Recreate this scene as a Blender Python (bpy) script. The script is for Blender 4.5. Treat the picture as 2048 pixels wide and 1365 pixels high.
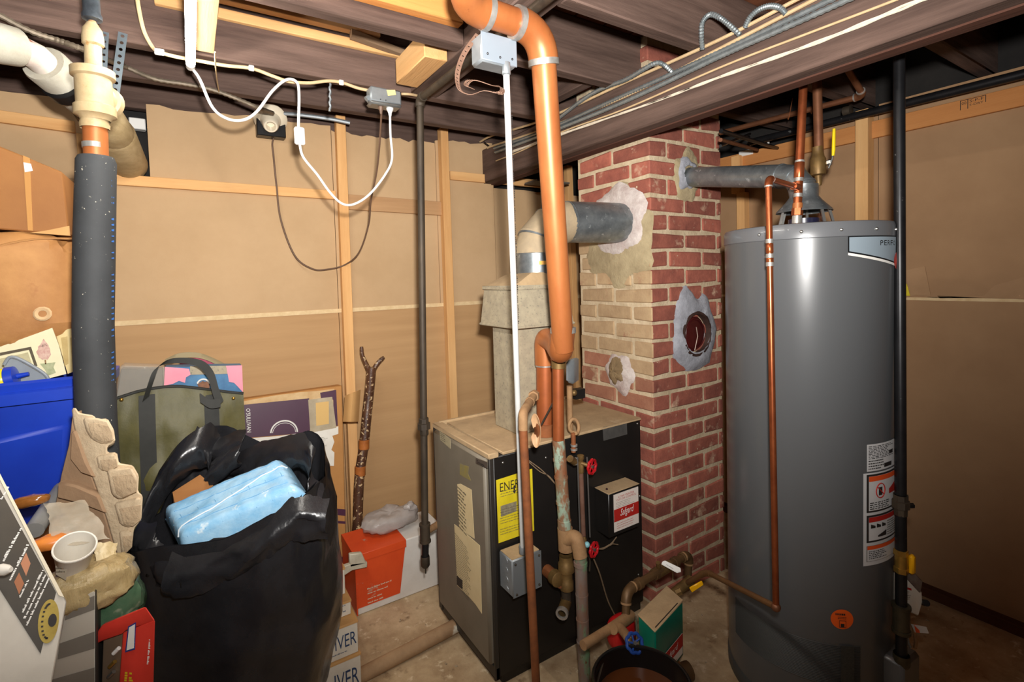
import bpy, bmesh, math, random
from mathutils import Vector as V, Matrix as M, Quaternion
random.seed(7)
SC = bpy.context.scene
COL = SC.collection
for o in list(bpy.data.objects): bpy.data.objects.remove(o)
R = math.radians
# ---------------------------------------------------------------- camera
F, CX, CY, CAMH = 1000.0, 1024.0, 598.0, 1.38
YAW, PIT, ROL = R(57.3), R(2.45), R(-1.65)
cf = V((math.cos(PIT)*math.cos(YAW), math.cos(PIT)*math.sin(YAW), -math.sin(PIT)))
cr0 = V((math.sin(YAW), -math.cos(YAW), 0)); cu0 = cr0.cross(cf)
cr = cr0*math.cos(ROL)+cu0*math.sin(ROL); cu = cu0*math.cos(ROL)-cr0*math.sin(ROL)
CAM = V((0, 0, CAMH))
cd = bpy.data.cameras.new('camera'); cam = bpy.data.objects.new('camera', cd); COL.objects.link(cam)
cd.sensor_width = 36; cd.lens = F/2048*36; cd.shift_y = -(682.5-CY)/2048; cd.clip_start = .02
mw = M((cr, cu, -cf)).transposed().to_4x4(); mw.translation = CAM; cam.matrix_world = mw
SC.camera = cam
# ---------------------------------------------------------------- light
w = bpy.data.worlds.new('world'); SC.world = w; w.use_nodes = True
w.node_tree.nodes['Background'].inputs[0].default_value = (.9, .88, .85, 1)
w.node_tree.nodes['Background'].inputs[1].default_value = .02
SC.view_settings.view_transform = 'Standard'; SC.view_settings.look = 'None'
SC.view_settings.exposure = 0; SC.view_settings.gamma = 1; SC.view_settings.use_curve_mapping = False
def at(x, y, X=None, Y=None, Z=None, D=None):
    """measured picture direction -> point at a known wall, floor or distance"""
    d = cf+cr*((x-CX)/F)-cu*((y-CY)/F)
    if X is not None: t = X/d.x
    elif Y is not None: t = Y/d.y
    elif Z is not None: t = (Z-CAMH)/d.z
    else: t = D
    return CAM+d*t
fl = bpy.data.lights.new('camera_flash', 'SPOT'); fo = bpy.data.objects.new('camera_flash', fl); COL.objects.link(fo)
fl.energy = 290; fl.color = (1, .97, .93); fl.spot_size = R(150); fl.spot_blend = 1.0; fl.shadow_soft_size = .035
fo.location = CAM+cr*.05+V((0, 0, .14))
fdir = (at(880, 140, D=2)-CAM).normalized(); fo.rotation_euler = fdir.to_track_quat('-Z', 'Y').to_euler()

# ---------------------------------------------------------------- helpers
ORG = {}
class MB:
    def __init__(s): s.b = bmesh.new()
    def vs(s, pts): return [s.b.verts.new(p) for p in pts]
    def face(s, pts): return s.b.faces.new(s.vs(pts))
    def hexa(s, p, bev=0):
        v = s.vs(p); fs = []
        for f in ((3, 2, 1, 0), (4, 5, 6, 7), (0, 1, 5, 4), (1, 2, 6, 5), (2, 3, 7, 6), (3, 0, 4, 7)):
            fs.append(s.b.faces.new([v[i] for i in f]))
        bmesh.ops.recalc_face_normals(s.b, faces=fs)
        if bev:
            es = list({e for f in fs for e in f.edges})
            bmesh.ops.bevel(s.b, geom=es, offset=bev, segments=1, affect='EDGES', clamp_overlap=True)
        return s
    def box(s, a, b, bev=0, rz=0, rot=None):
        a = V(a); b = V(b); c = (a+b)/2
        ps = [V((x, y, z)) for z in (a.z, b.z) for x, y in ((a.x, a.y), (b.x, a.y), (b.x, b.y), (a.x, b.y))]
        if rz: rot = M.Rotation(rz, 3, 'Z')
        if rot is not None: ps = [c+rot@(p-c) for p in ps]
        return s.hexa(ps, bev)
    def prism(s, poly, vec, bev=0):
        vec = V(vec); a = s.vs(poly); b = s.vs([V(p)+vec for p in poly]); n = len(a)
        fs = [s.b.faces.new(a), s.b.faces.new(b[::-1])]
        for i in range(n): fs.append(s.b.faces.new((a[i], b[i], b[(i+1) % n], a[(i+1) % n])))
        bmesh.ops.recalc_face_normals(s.b, faces=fs)
        if bev: bmesh.ops.bevel(s.b, geom=list({e for f in fs for e in f.edges}), offset=bev, segments=1, affect='EDGES', clamp_overlap=True)
        return s
    def tube(s, pts, r, n=12, cap=True, closed=False, flat=1.0):
        pts = [V(p) for p in pts]; m = len(pts); rs = r if isinstance(r, (list, tuple)) else [r]*m
        rings = []; up = None
        for i, p in enumerate(pts):
            if closed: t = pts[(i+1) % m]-pts[i-1]
            else: t = pts[min(i+1, m-1)]-pts[max(i-1, 0)]
            if t.length < 1e-9: t = V((0, 0, 1))
            t.normalize()
            if up is None:
                up = V((0, 0, 1)) if abs(t.z) < .9 else V((1, 0, 0))
            up = up-t*up.dot(t)
            if up.length < 1e-6: up = t.orthogonal()
            up.normalize(); sd = t.cross(up)
            rings.append(s.vs([p+(up*math.cos(a)*flat+sd*math.sin(a))*rs[i] for a in [2*math.pi*k/n for k in range(n)]]))
        fs = []
        for i in range(m if closed else m-1):
            A, B = rings[i], rings[(i+1) % m]
            for k in range(n): fs.append(s.b.faces.new((A[k], A[(k+1) % n], B[(k+1) % n], B[k])))
        if cap and not closed:
            fs.append(s.b.faces.new(rings[0][::-1])); fs.append(s.b.faces.new(rings[-1]))
        bmesh.ops.recalc_face_normals(s.b, faces=fs)
        return s
    def lathe(s, prof, o, axis=(0, 0, 1), n=24, a0=0, a1=2*math.pi):
        o = V(o); ax = V(axis).normalized(); u = ax.orthogonal().normalized() if abs(ax.z) < .999 else V((1, 0, 0)); w_ = ax.cross(u)
        full = abs(a1-a0-2*math.pi) < 1e-6; k = n if full else n+1
        rings = []
        for r, h in prof:
            rings.append(s.vs([o+ax*h+(u*math.cos(a0+(a1-a0)*i/n)+w_*math.sin(a0+(a1-a0)*i/n))*max(r, 1e-5) for i in range(k)]))
        fs = []
        for A, B in zip(rings, rings[1:]):
            for i in range(k if full else k-1): fs.append(s.b.faces.new((A[i], A[(i+1) % k], B[(i+1) % k], B[i])))
        bmesh.ops.recalc_face_normals(s.b, faces=fs)
        return s
    def ball(s, c, r, n=12, sc=(1, 1, 1)):
        m = M.Translation(V(c)) @ M.Diagonal(V((*sc, 1)))
        bmesh.ops.create_uvsphere(s.b, u_segments=n, v_segments=max(6, n//2), radius=r, matrix=m); return s
    def grid(s, fn, nu, nv, th=0, closeu=False):
        g = [[fn(i/nu, j/nv) for j in range(nv+1)] for i in range(nu if closeu else nu+1)]
        vv = [s.vs(row) for row in g]; fs = []; k = len(vv)
        for i in range(nu):
            for j in range(nv):
                fs.append(s.b.faces.new((vv[i][j], vv[(i+1) % k][j], vv[(i+1) % k][j+1], vv[i][j+1])))
        if th:
            bmesh.ops.recalc_face_normals(s.b, faces=fs)
            bmesh.ops.solidify(s.b, geom=fs, thickness=th)
        return s
def org(o): return ORG.get(o.name, V((0, 0, 0)))
def obj(name, mb, mat, parent=None, label=None, sharp=.7, kind=None, loc=None):
    me = bpy.data.meshes.new(name); b = mb.b
    o0 = org(parent) if parent else V(loc) if loc is not None else V((0, 0, 0))
    if o0.length: bmesh.ops.translate(b, verts=b.verts, vec=-o0)
    b.normal_update()
    for f in b.faces: f.smooth = True
    for e in b.edges:
        if len(e.link_faces) != 2 or e.calc_face_angle(0) > sharp: e.smooth = False
    b.to_mesh(me); b.free(); me.materials.append(mat)
    o = bpy.data.objects.new(name, me); COL.objects.link(o)
    if parent: o.parent = parent
    elif loc is not None: o.location = o0
    ORG[o.name] = o0
    if label: o['label'] = label
    if kind: o['kind'] = kind
    return o
def thing(name, label, cat, loc=(0, 0, 0), group=None):
    o = bpy.data.objects.new(name, None); COL.objects.link(o); o.location = V(loc); ORG[o.name] = V(loc)
    o.empty_display_size = .05; o['label'] = label; o['category'] = cat
    if group: o['group'] = group
    return o
def one(name, mb, mat, label, cat, loc, group=None, kind=None):
    o = obj(name, mb, mat, loc=loc, kind=kind); o['label'] = label; o['category'] = cat
    if group: o['group'] = group
    return o
def struct(name, mb, mat):
    o = obj(name, mb, mat); o['kind'] = 'structure'; return o
def bend(pts, rad, n=6):
    pts = [V(p) for p in pts]; out = [pts[0]]
    for i in range(1, len(pts)-1):
        a = (pts[i-1]-pts[i]); b = (pts[i+1]-pts[i]); k = min(rad, a.length*.45, b.length*.45)
        a.normalize(); b.normalize(); A = pts[i]+a*k; B = pts[i]+b*k
        for j in range(n+1):
            t = j/n; out.append(A*(1-t)**2+pts[i]*2*t*(1-t)+B*t*t)
    out.append(pts[-1]); return out
def spline(pts, n=8):
    pts = [V(p) for p in pts]; P = [pts[0]*2-pts[1]]+pts+[pts[-1]*2-pts[-2]]; out = []
    for i in range(1, len(P)-2):
        for j in range(n):
            t = j/n; a, b, c, d = P[i-1], P[i], P[i+1], P[i+2]
            out.append(.5*((2*b)+(c-a)*t+(2*a-5*b+4*c-d)*t*t+(3*b-a-3*c+d)*t**3))
    out.append(pts[-1]); return out
def run(root, pts, r, mat, er=1.18, ebend=None, emat=None, ring=None, n=14, names=('pipe', 'elbow', 'solder_joint')):
    """pipe run: straight pipes, elbows and joint bands as parts"""
    pts = [V(p) for p in pts]; ebend = ebend or r*2.2; emat = emat or mat
    for i in range(len(pts)-1):
        a, b = pts[i], pts[i+1]; d = (b-a); L = d.length; d.normalize()
        k0 = min(ebend, L*.45) if i > 0 else 0; k1 = min(ebend, L*.45) if i < len(pts)-2 else 0
        obj(names[0], MB().tube([a+d*k0*.9, b-d*k1*.9], r, n), mat, root)
        if ring:
            for k, s_ in ((k0, 1), (k1, -1)):
                if k:
                    c = (a+d*k) if s_ > 0 else (b-d*k)
                    obj(names[2], MB().tube([c-d*r*.18, c+d*r*.28] if s_ > 0 else [c-d*r*.28, c+d*r*.18], r*er*1.03, n), ring, root)
    for i in range(1, len(pts)-1):
        a = pts[i-1]-pts[i]; b = pts[i+1]-pts[i]; k0 = min(ebend, a.length*.45); k1 = min(ebend, b.length*.45)
        A = pts[i]+a.normalized()*k0; B = pts[i]+b.normalized()*k1
        obj(names[1], MB().tube([A*(1-t)**2+pts[i]*2*t*(1-t)+B*t*t for t in [j/8 for j in range(9)]], r*er, n), emat, root)
def collar(root, c, d, r, L, mat, name='coupling', n=14, hexa=False):
    d = V(d).normalized(); c = V(c)
    return obj(name, MB().tube([c-d*L/2, c-d*L*.46, c+d*L*.46, c+d*L/2], [r*.93, r, r, r*.93], 6 if hexa else n), mat, root)
def frame(p0, p1, p3):
    """origin, right, up unit vectors of a flat face"""
    r_ = (V(p1)-V(p0)); u_ = (V(p3)-V(p0)); return V(p0), r_, u_
def decal(px, th=.0015, **k):
    ps = [at(x, y, **k) for x, y in px]
    n = (ps[1]-ps[0]).cross(ps[2]-ps[0]).normalized()
    if n.dot(CAM-ps[0]) < 0: n = -n
    return MB().prism(ps, n*th)
_tc = {}
def text(s, o, r_, u_, h, mat, parent, name='lettering', ext=.0004, shear=0, wide=None):
    """flat lettering mesh: lower left corner o, unit right r_, unit up u_"""
    key = (s, shear)
    if key not in _tc:
        c = bpy.data.curves.new('t', 'FONT'); c.body = s; c.size = 1; c.shear = shear; c.extrude = 0; c.resolution_u = 2
        t = bpy.data.objects.new('t', c); COL.objects.link(t); dg = bpy.context.evaluated_depsgraph_get(); dg.update()
        me = bpy.data.meshes.new_from_object(t.evaluated_get(dg)); bpy.data.objects.remove(t); _tc[key] = me
    me = _tc[key]; b = bmesh.new(); b.from_mesh(me)
    xs = [v.co.x for v in b.verts]; ys = [v.co.y for v in b.verts]; x0 = min(xs); y0 = min(ys); k = h/(max(ys)-y0)
    kx = wide/(max(xs)-x0) if wide else k
    r_ = V(r_).normalized(); u_ = V(u_).normalized(); n = r_.cross(u_)
    for v in b.verts: v.co = V(o)+r_*((v.co.x-x0)*kx)+u_*((v.co.y-y0)*k)+n*.0006
    m = MB(); m.b.free(); m.b = b
    return obj(name, m, mat, parent)
def printlines(o, r_, u_, W, H, n, mat, parent, fill=.9, name='print', lh=.55, seed=1, off=.0007):
    """rows of tiny words too small to read"""
    rd = random.Random(seed); o = V(o); rr = V(r_).normalized(); uu = V(u_).normalized(); nn = rr.cross(uu); m = MB()
    for i in range(n):
        y = H*(1-(i+.8)/n); x = 0; end = W*fill*rd.uniform(.7, 1)
        while x < end:
            ch = H/n*lh; lw = max(ch*.62, W*.006)
            for _ in range(rd.randint(2, 8)):
                if x+lw > end: x = end; break
                hh = ch*rd.choice((.62, .66, .7, 1)); p = o+nn*off+rr*x+uu*y; m.face([p, p+rr*lw*.74, p+rr*lw*.74+uu*hh, p+uu*hh]); x += lw
            x += lw*.8
    return obj(name, m, mat, parent)
# ---------------------------------------------------------------- materials
MT = {}
def col(c): 
    def l(v): v /= 255; return v/12.92 if v <= .04045 else ((v+.055)/1.055)**2.4
    return (l(c[0]), l(c[1]), l(c[2]), 1)
def mat(name, c1, c2=None, rough=.6, metal=0, scale=8, stretch=(1, 1, 1), bump=0, bscale=None, spots=None, detail=6, spec=.5, rnd=0, emit=0, trans=0, alpha=1, coat=0, contrast=.5, spots2=None, ior=None):
    if name in MT: return MT[name]
    m = bpy.data.materials.new(name); MT[name] = m; m.use_nodes = True; nt = m.node_tree; N = nt.nodes; L = nt.links
    bs = N['Principled BSDF']; bs.inputs['Roughness'].default_value = rough; bs.inputs['Metallic'].default_value = metal
    bs.inputs['Specular IOR Level'].default_value = spec
    if coat: bs.inputs['Coat Weight'].default_value = coat
    if ior: bs.inputs['IOR'].default_value = ior
    if emit:
        bs.inputs['Emission Color'].default_value = col(c1); bs.inputs['Emission Strength'].default_value = emit
    if trans: bs.inputs['Transmission Weight'].default_value = trans
    if alpha < 1: bs.inputs['Alpha'].default_value = alpha
    tc = N.new('ShaderNodeTexCoord'); mp = N.new('ShaderNodeMapping'); L.new(tc.outputs['Object'], mp.inputs[0])
    mp.inputs['Scale'].default_value = stretch; vec = mp.outputs[0]
    if rnd:
        oi0 = N.new('ShaderNodeObjectInfo'); vm_ = N.new('ShaderNodeVectorMath'); vm_.operation = 'MULTIPLY_ADD'
        L.new(oi0.outputs['Random'], vm_.inputs[0]); vm_.inputs[1].default_value = (13.7, 7.3, 21.1); L.new(tc.outputs['Object'], vm_.inputs[2]); L.new(vm_.outputs[0], mp.inputs[0])
    def noise(sc, det=detail):
        n = N.new('ShaderNodeTexNoise'); n.inputs['Scale'].default_value = sc; n.inputs['Detail'].default_value = det; n.inputs['Roughness'].default_value = .65
        L.new(vec, n.inputs['Vector']); return n.outputs[0]
    def ramp(inp, a, b, ca=(0, 0, 0, 1), cb=(1, 1, 1, 1)):
        r = N.new('ShaderNodeValToRGB'); r.color_ramp.elements[0].position = a; r.color_ramp.elements[1].position = b
        r.color_ramp.elements[0].color = ca; r.color_ramp.elements[1].color = cb; L.new(inp, r.inputs[0]); return r.outputs[0]
    def mix(f, a, b):
        x = N.new('ShaderNodeMix'); x.data_type = 'RGBA'
        if isinstance(f, float): x.inputs[0].default_value = f
        else: L.new(f, x.inputs[0])
        for i, v in ((6, a), (7, b)):
            if isinstance(v, tuple): x.inputs[i].default_value = v
            else: L.new(v, x.inputs[i])
        return x.outputs[2]
    c = col(c1)
    if c2:
        c = ramp(noise(scale), .5-contrast*.4, .5+contrast*.4, col(c1), col(c2))
    if rnd:
        oi = N.new('ShaderNodeObjectInfo'); h = N.new('ShaderNodeHueSaturation')
        ma = N.new('ShaderNodeMapRange'); L.new(oi.outputs['Random'], ma.inputs[0]); ma.inputs[3].default_value = 1-rnd; ma.inputs[4].default_value = 1+rnd
        L.new(ma.outputs[0], h.inputs['Value'])
        if isinstance(c, tuple): h.inputs['Color'].default_value = c
        else: L.new(c, h.inputs['Color'])
        c = h.outputs[0]
    for sp in (spots, spots2):
        if sp:
            sc, th, cc = sp[:3]; soft = sp[3] if len(sp) > 3 else .04
            c = mix(ramp(noise(sc, 4), th, th+soft), c, col(cc))
    if isinstance(c, tuple): bs.inputs['Base Color'].default_value = c
    else: L.new(c, bs.inputs['Base Color'])
    if bump:
        bn = N.new('ShaderNodeBump'); bn.inputs['Strength'].default_value = min(1, bump); bn.inputs['Distance'].default_value = .004*max(1, bump)
        L.new(noise(bscale or scale*3), bn.inputs['Height']); L.new(bn.outputs[0], bs.inputs['Normal'])
    return m
def wood(name, c1, c2, axis, scale=9, rough=.8, spots=None, rnd=.08):
    st = {'x': (.12, 1.6, 1.6), 'y': (1.6, .12, 1.6), 'z': (1.6, 1.6, .12)}[axis]
    return mat(name, c1, c2, rough=rough, scale=scale, stretch=st, bump=.5, bscale=scale*4, spots=spots, rnd=rnd, contrast=.6, spec=.25)
DW = ((112, 90, 80), (60, 45, 39))
m_dx = wood('dark_joist_wood', *DW, 'x', 16); m_dy = wood('dark_beam_wood', *DW, 'y', 16)
m_pl = wood('subfloor_wood', (122, 74, 48), (80, 46, 30), 'y')
LW = ((232, 186, 128), (204, 150, 94))
m_lx = wood('pine_lumber_x', *LW, 'x'); m_ly = wood('pine_lumber_y', *LW, 'y'); m_lz = wood('pine_lumber_z', *LW, 'z')
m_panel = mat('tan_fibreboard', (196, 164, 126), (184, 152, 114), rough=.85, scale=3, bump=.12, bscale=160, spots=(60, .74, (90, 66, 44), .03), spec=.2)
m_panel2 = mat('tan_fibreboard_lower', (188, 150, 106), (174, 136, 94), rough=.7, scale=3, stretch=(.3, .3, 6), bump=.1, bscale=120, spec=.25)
m_seam = mat('cream_seam_tape', (226, 200, 156), (206, 176, 130), rough=.8, scale=30)
m_found = mat('dark_foundation', (38, 34, 31), (22, 20, 19), rough=.9, scale=5, bump=.6)
m_conc = mat('dusty_concrete', (210, 186, 150), (150, 122, 90), rough=.85, scale=6, bump=.6, bscale=40, spots=(11, .6, (104, 78, 54), .14), spots2=(17, .6, (222, 204, 172), .1), spec=.25)
m_plain = mat('basement_wall_paint', (170, 150, 128), (150, 130, 108), rough=.9, scale=2)
# ---------------------------------------------------------------- room shell
BW, RW, CEIL, JB = 2.50, 2.55, 2.32, 2.11
struct('floor', MB().box((-2.0, -1.6, -.1), (2.75, 2.75, 0)), m_conc)
wb = struct('wall_back', MB().box((-2.0, 2.64, 0), (2.75, 2.75, CEIL)), m_found)
wr = struct('wall_right', MB().box((2.68, -1.6, 0), (2.75, 2.64, CEIL)), m_found)
struct('wall_left', MB().box((-2.1, -1.6, 0), (-2.0, 2.75, CEIL)), m_plain)
struct('wall_front', MB().box((-2.0, -1.7, 0), (2.75, -1.6, CEIL)), m_plain)
def rag(a, b, n, amp, seed):
    rd = random.Random(seed); a = V(a); b = V(b)
    return [a+(b-a)*(i/n)+V((0, 0, rd.uniform(-amp, amp))) for i in range(n+1)]
def panelY(x0, x1, z0, z1a, z1b, name='panel', m=None, ragn=0, seed=1):
    top = rag((x1, BW, z1b), (x0, BW, z1a), ragn, .008, seed) if ragn else [V((x1, BW, z1b)), V((x0, BW, z1a))]
    obj(name, MB().prism([V((x0, BW, z0)), V((x1, BW, z0))]+top, (0, .012, 0)), m or m_panel, wb)
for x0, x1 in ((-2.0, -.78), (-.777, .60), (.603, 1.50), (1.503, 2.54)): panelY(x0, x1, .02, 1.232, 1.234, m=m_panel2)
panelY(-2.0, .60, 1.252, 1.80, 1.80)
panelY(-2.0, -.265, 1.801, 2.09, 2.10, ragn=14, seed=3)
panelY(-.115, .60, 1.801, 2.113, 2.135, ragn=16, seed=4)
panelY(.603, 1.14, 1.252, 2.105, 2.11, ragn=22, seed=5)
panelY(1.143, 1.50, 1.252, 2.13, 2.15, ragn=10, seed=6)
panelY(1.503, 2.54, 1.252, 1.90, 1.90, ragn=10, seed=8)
obj('seam_strip', MB().box((-2.0, BW-.003, 1.233), (2.54, BW+.008, 1.252)), m_seam, wb)
# studs and furring on the back wall
def zstud(name, pt, pb, wpx, y0, dep, parent, m):
    a = at(pt[0], pt[1], Y=y0); b = at(pb[0], pb[1], Y=y0); w_ = wpx/1000*(a-CAM).dot(cf)
    t = (b-a)/(b.z-a.z); b = a+t*(0.0-a.z)
    e = V((w_, 0, 0)); d = V((0, dep, 0))
    obj(name, MB().hexa([b, b+e, b+e+d, b+d, a, a+e, a+e+d, a+d], .002), m, parent)
zstud('stud', (671.5, 229), (693.5, 800), 19, BW-.038, .036, wb, m_lz)
zstud('stud', (881, 255), (899, 760), 17, BW-.045, .043, wb, m_lz)
zstud('stud', (1134, 330), (1150, 700), 14, BW-.04, .038, wb, m_lz)
def xboard(name, p1, p2, hpx, y0, dep, parent, m):
    a = at(*p1, Y=y0); b = at(*p2, Y=y0); h = hpx/1000*(a-CAM).dot(cf); u = V((0, 0, h)); d = V((0, dep, 0))
    obj(name, MB().hexa([a, b, b+d, a+d, a+u, b+u, b+u+d, a+u+d], .0015), m, parent)
xboard('furring_strip', (150, 364), (672, 399), 22, BW-.02, .019, wb, m_lx)
xboard('furring_strip', (698, 419), (884, 431), 30, BW-.02, .019, wb, wood('dusty_pine_x', (190, 150, 108), (166, 126, 88), 'x'))
xboard('furring_strip', (901, 359), (1098, 377), 17, BW-.02, .019, wb, m_lx)
xboard('furring_strip', (-420, 186), (150, 265), 28, BW-.02, .019, wb, m_lx)
a = at(160, 262, Y=BW-.02); obj('stud', MB().box((a.x-.012, BW-.02, 1.74), (a.x+.035, BW-.001, 1.97), .001), m_lz, wb)
# right wall
def panelX(y0, y1, z0, z1, m, ragn=0, seed=1):
    top = rag((RW, y1, z1), (RW, y0, z1), ragn, .006, seed) if ragn else [V((RW, y1, z1)), V((RW, y0, z1))]
    obj('panel', MB().prism([V((RW, y0, z0)), V((RW, y1, z0))]+top, (.012, 0, 0)), m, wr)
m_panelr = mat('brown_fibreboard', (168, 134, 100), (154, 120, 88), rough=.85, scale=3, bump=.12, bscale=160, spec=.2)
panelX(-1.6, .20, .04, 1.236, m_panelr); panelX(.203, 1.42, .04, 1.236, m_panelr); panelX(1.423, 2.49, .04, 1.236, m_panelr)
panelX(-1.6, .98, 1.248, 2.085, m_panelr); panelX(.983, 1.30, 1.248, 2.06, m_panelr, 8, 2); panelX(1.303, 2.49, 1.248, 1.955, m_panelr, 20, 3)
obj('seam_strip', MB().box((RW-.004, -1.6, 1.236), (RW+.008, 2.49, 1.248)), m_seam, wr)
obj('bottom_plate', MB().box((RW-.04, -1.6, 0), (RW+.03, 2.49, .04), .002), wood('dark_plate_wood', (96, 58, 36), (70, 42, 26), 'y'), wr)
fz = at(1810, 262.5, X=RW-.02).z
obj('furring_strip', MB().box((RW-.02, -1.6, fz), (RW-.001, 2.0, fz+.073), .0015), wood('orange_pine_y', (200, 140, 84), (176, 114, 62), 'y'), wr)
def ystud(px, py, z1, w_, dep, z0=0, m=m_lz):
    a = at(px, py, X=RW-dep)
    obj('stud', MB().box((RW-dep, a.y-w_, z0), (RW-.002, a.y, z1), .0015), m, wr)
ystud(1710, 250, 2.065, .05, .06); ystud(1462, 330, 2.0, .05, .05, 1.80, m_lz); ystud(1473, 430, 1.80, .045, .05)
# torn paper skins above the right seam
m_torn = mat('torn_board_paper', (176, 140, 104), (160, 126, 92), rough=.9, scale=6, bump=.2, bscale=60)
for pts in ([(1812, 541), (1850, 533), (1862, 592), (1832, 590), (1812, 596)], [(1840, 592), (1875, 592), (1880, 597), (1968, 592), (1990, 571), (2030, 560), (2080, 545), (2080, 600), (1968, 596), (1850, 594)]):
    obj('torn_paper', decal(pts, th=.003, X=RW-.001), m_torn, wr)
# grade stamp on the strip
st = at(1920, 221, X=RW-.0205); r_ = V((0, -1, 0)); u_ = V((0, 0, 1)); m_ink = mat('black_ink', (34, 28, 26), rough=.7)
obj('stamp_border', MB().box(st+V((-.0006, -.075, .034)), st+V((.0005, 0, .036))).box(st+V((-.0006, -.002, 0)), st+V((.0005, 0, .035))).box(st+V((-.0006, -.024, 0)), st+V((.0005, -.022, .035))).box(st+V((-.0006, -.075, .01)), st+V((.0005, -.073, .035))), m_ink, wr)
text('S-P-F', st+V((-.0006, -.028, .021)), r_, u_, .010, m_ink, wr, 'stamp_lettering', wide=.04)
text('S-DRY', st+V((-.0006, -.028, .008)), r_, u_, .008, m_ink, wr, 'stamp_lettering', wide=.04)
text('00', st+V((-.0006, -.005, .018)), r_, u_, .011, m_ink, wr, 'stamp_lettering', wide=.014)
# ---------------------------------------------------------------- ceiling: subfloor, joists, beam
ce = struct('ceiling', MB().box((-2.0, -1.6, CEIL+.03), (2.75, 2.75, CEIL+.08)), m_found)
x = -2.0
while x < 2.7:
    obj('plank', MB().box((x, -1.6, CEIL), (x+.136, 2.75, CEIL+.03), .003), m_pl, ce); x += .14
def joist(y0, x0=-2.0, x1=2.68, th=.05, zb=JB, m=m_dx, name='joist'):
    obj(name, MB().box((x0, y0, zb), (x1, y0+th, CEIL), .004), m, ce)
joist(1.875); joist(2.18); joist(2.54); joist(1.418, .87); joist(1.418, -2.0, .76); joist(1.042, .87); joist(1.042, -2.0, .76)
for y in (.63, .22, -.2, -.6, -1.0): joist(y)
obj('main_beam', MB().box((1.432, -1.6, 1.92), (1.532, 2.62, JB), .006), m_dy, ce)
obj('main_beam_bottom_board', MB().box((1.485, -1.6, 1.915), (1.534, 2.62, 1.921)), wood('red_brown_wood_y', (90, 58, 46), (64, 40, 32), 'y'), ce)
obj('header', MB().box((.76, 1.042, JB), (.813, 1.875, CEIL), .004), m_dy, ce)
obj('header', MB().box((.815, 1.042, JB), (.87, 1.875, CEIL), .004), m_dy, ce)
obj('blocking', MB().box((1.35, 1.47, JB+.03), (1.40, 1.87, CEIL), .003), m_dy, ce)
b0 = at(800, 186, Z=2.075)
obj('wood_block', MB().box((.675, 1.535, JB-.004), (.758, 1.80, JB+.085), .003), m_ly, ce)
obj('sister_board', MB().box((.22, 1.38, JB+.048), (.74, 1.417, JB+.145), .003), wood('orange_pine_x', (226, 160, 92), (196, 124, 62), 'x'), ce)
obj('ledger_strip', MB().box((-.05, 1.855, JB+.122), (.757, 1.874, JB+.154), .002), m_lx, ce)
obj('ledger_strip', MB().box((-.11, 1.82, JB+.164), (.63, 1.855, JB+.19), .002), wood('worn_pine_x', (206, 160, 110), (170, 124, 82), 'x'), ce)
a, b = V((.52, 1.80, JB+.135)), V((.75, 1.84, JB+.125))
obj('splintered_lath', MB().hexa([a, b, b+V((0, .03, 0)), a+V((0, .03, 0)), a+V((0, 0, .025)), b+V((0, 0, .02)), b+V((0, .03, .02)), a+V((0, .03, .025))]), wood('grey_lath_x', (150, 124, 98), (120, 96, 74), 'x'), ce)
# ---------------------------------------------------------------- brick chimney
cx0, cx1, cy0, cy1 = 1.55, 2.01, 1.38, 1.82
m_mortar = mat('sandy_mortar', (208, 190, 160), (170, 150, 120), rough=.95, scale=14, bump=1.0, bscale=70)
m_brick = mat('red_brick', (160, 92, 74), (122, 66, 54), rough=.9, scale=14, bump=.7, bscale=60, rnd=.28, spots=(13, .6, (190, 158, 132), .14), spots2=(34, .68, (206, 186, 158), .05))
m_brickd = mat('dust_coated_brick', (182, 156, 120), (158, 130, 98), rough=.95, scale=12, bump=.7, bscale=50, rnd=.1, spots=(8, .62, (150, 104, 82), .1))
m_brickp = mat('half_dusty_brick', (160, 112, 88), (138, 88, 68), rough=.95, scale=12, bump=.7, bscale=50, rnd=.14, spots=(8, .55, (180, 156, 126), .1))
ch = thing('brick_chimney', 'red brick chimney with sandy mortar standing between boiler and water heater', 'chimney', (cx0, cy0, 0))
obj('mortar_core', MB().box((cx0+.005, cy0+.005, 0), (cx1-.004, cy1-.004, CEIL)), m_mortar, ch)
bm_cache = {}
def brick(x0, x1, y0, y1, zc, m, m2=None):
    rd = random; h = .0575; key = (round(x1-x0, 3), round(y1-y0, 3), rd.randrange(4), m.name, m2.name if m2 else '')
    if key not in bm_cache:
        q = MB(); r2 = random.Random(hash(key[:3]) % 9999)
        a, b = (x1-x0)/2, (y1-y0)/2; j = lambda: r2.uniform(-.0055, .0055)
        q.hexa([V((sx*a, sy*b, sz*h/2+(j() if True else 0))) for sz in (-1, 1) for sx, sy in ((-1, -1), (1, -1), (1, 1), (-1, 1))], .0045)
        me = bpy.data.meshes.new('brick')
        if m2:
            q.b.normal_update()
            for f in q.b.faces:
                if f.normal.x < -.6: f.material_index = 1
        q.b.to_mesh(me); q.b.free(); me.materials.append(m); bm_cache[key] = me
        if m2: me.materials.append(m2)
    o = bpy.data.objects.new('brick', bm_cache[key]); COL.objects.link(o); o.parent = ch
    o.location = V(((x0+x1)/2+rd.uniform(-.001, .001), (y0+y1)/2+rd.uniform(-.001, .001), zc))-org(ch)
    o.rotation_euler = (rd.uniform(-.008, .008), rd.uniform(-.008, .008), 0)
CH = .0737
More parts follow.
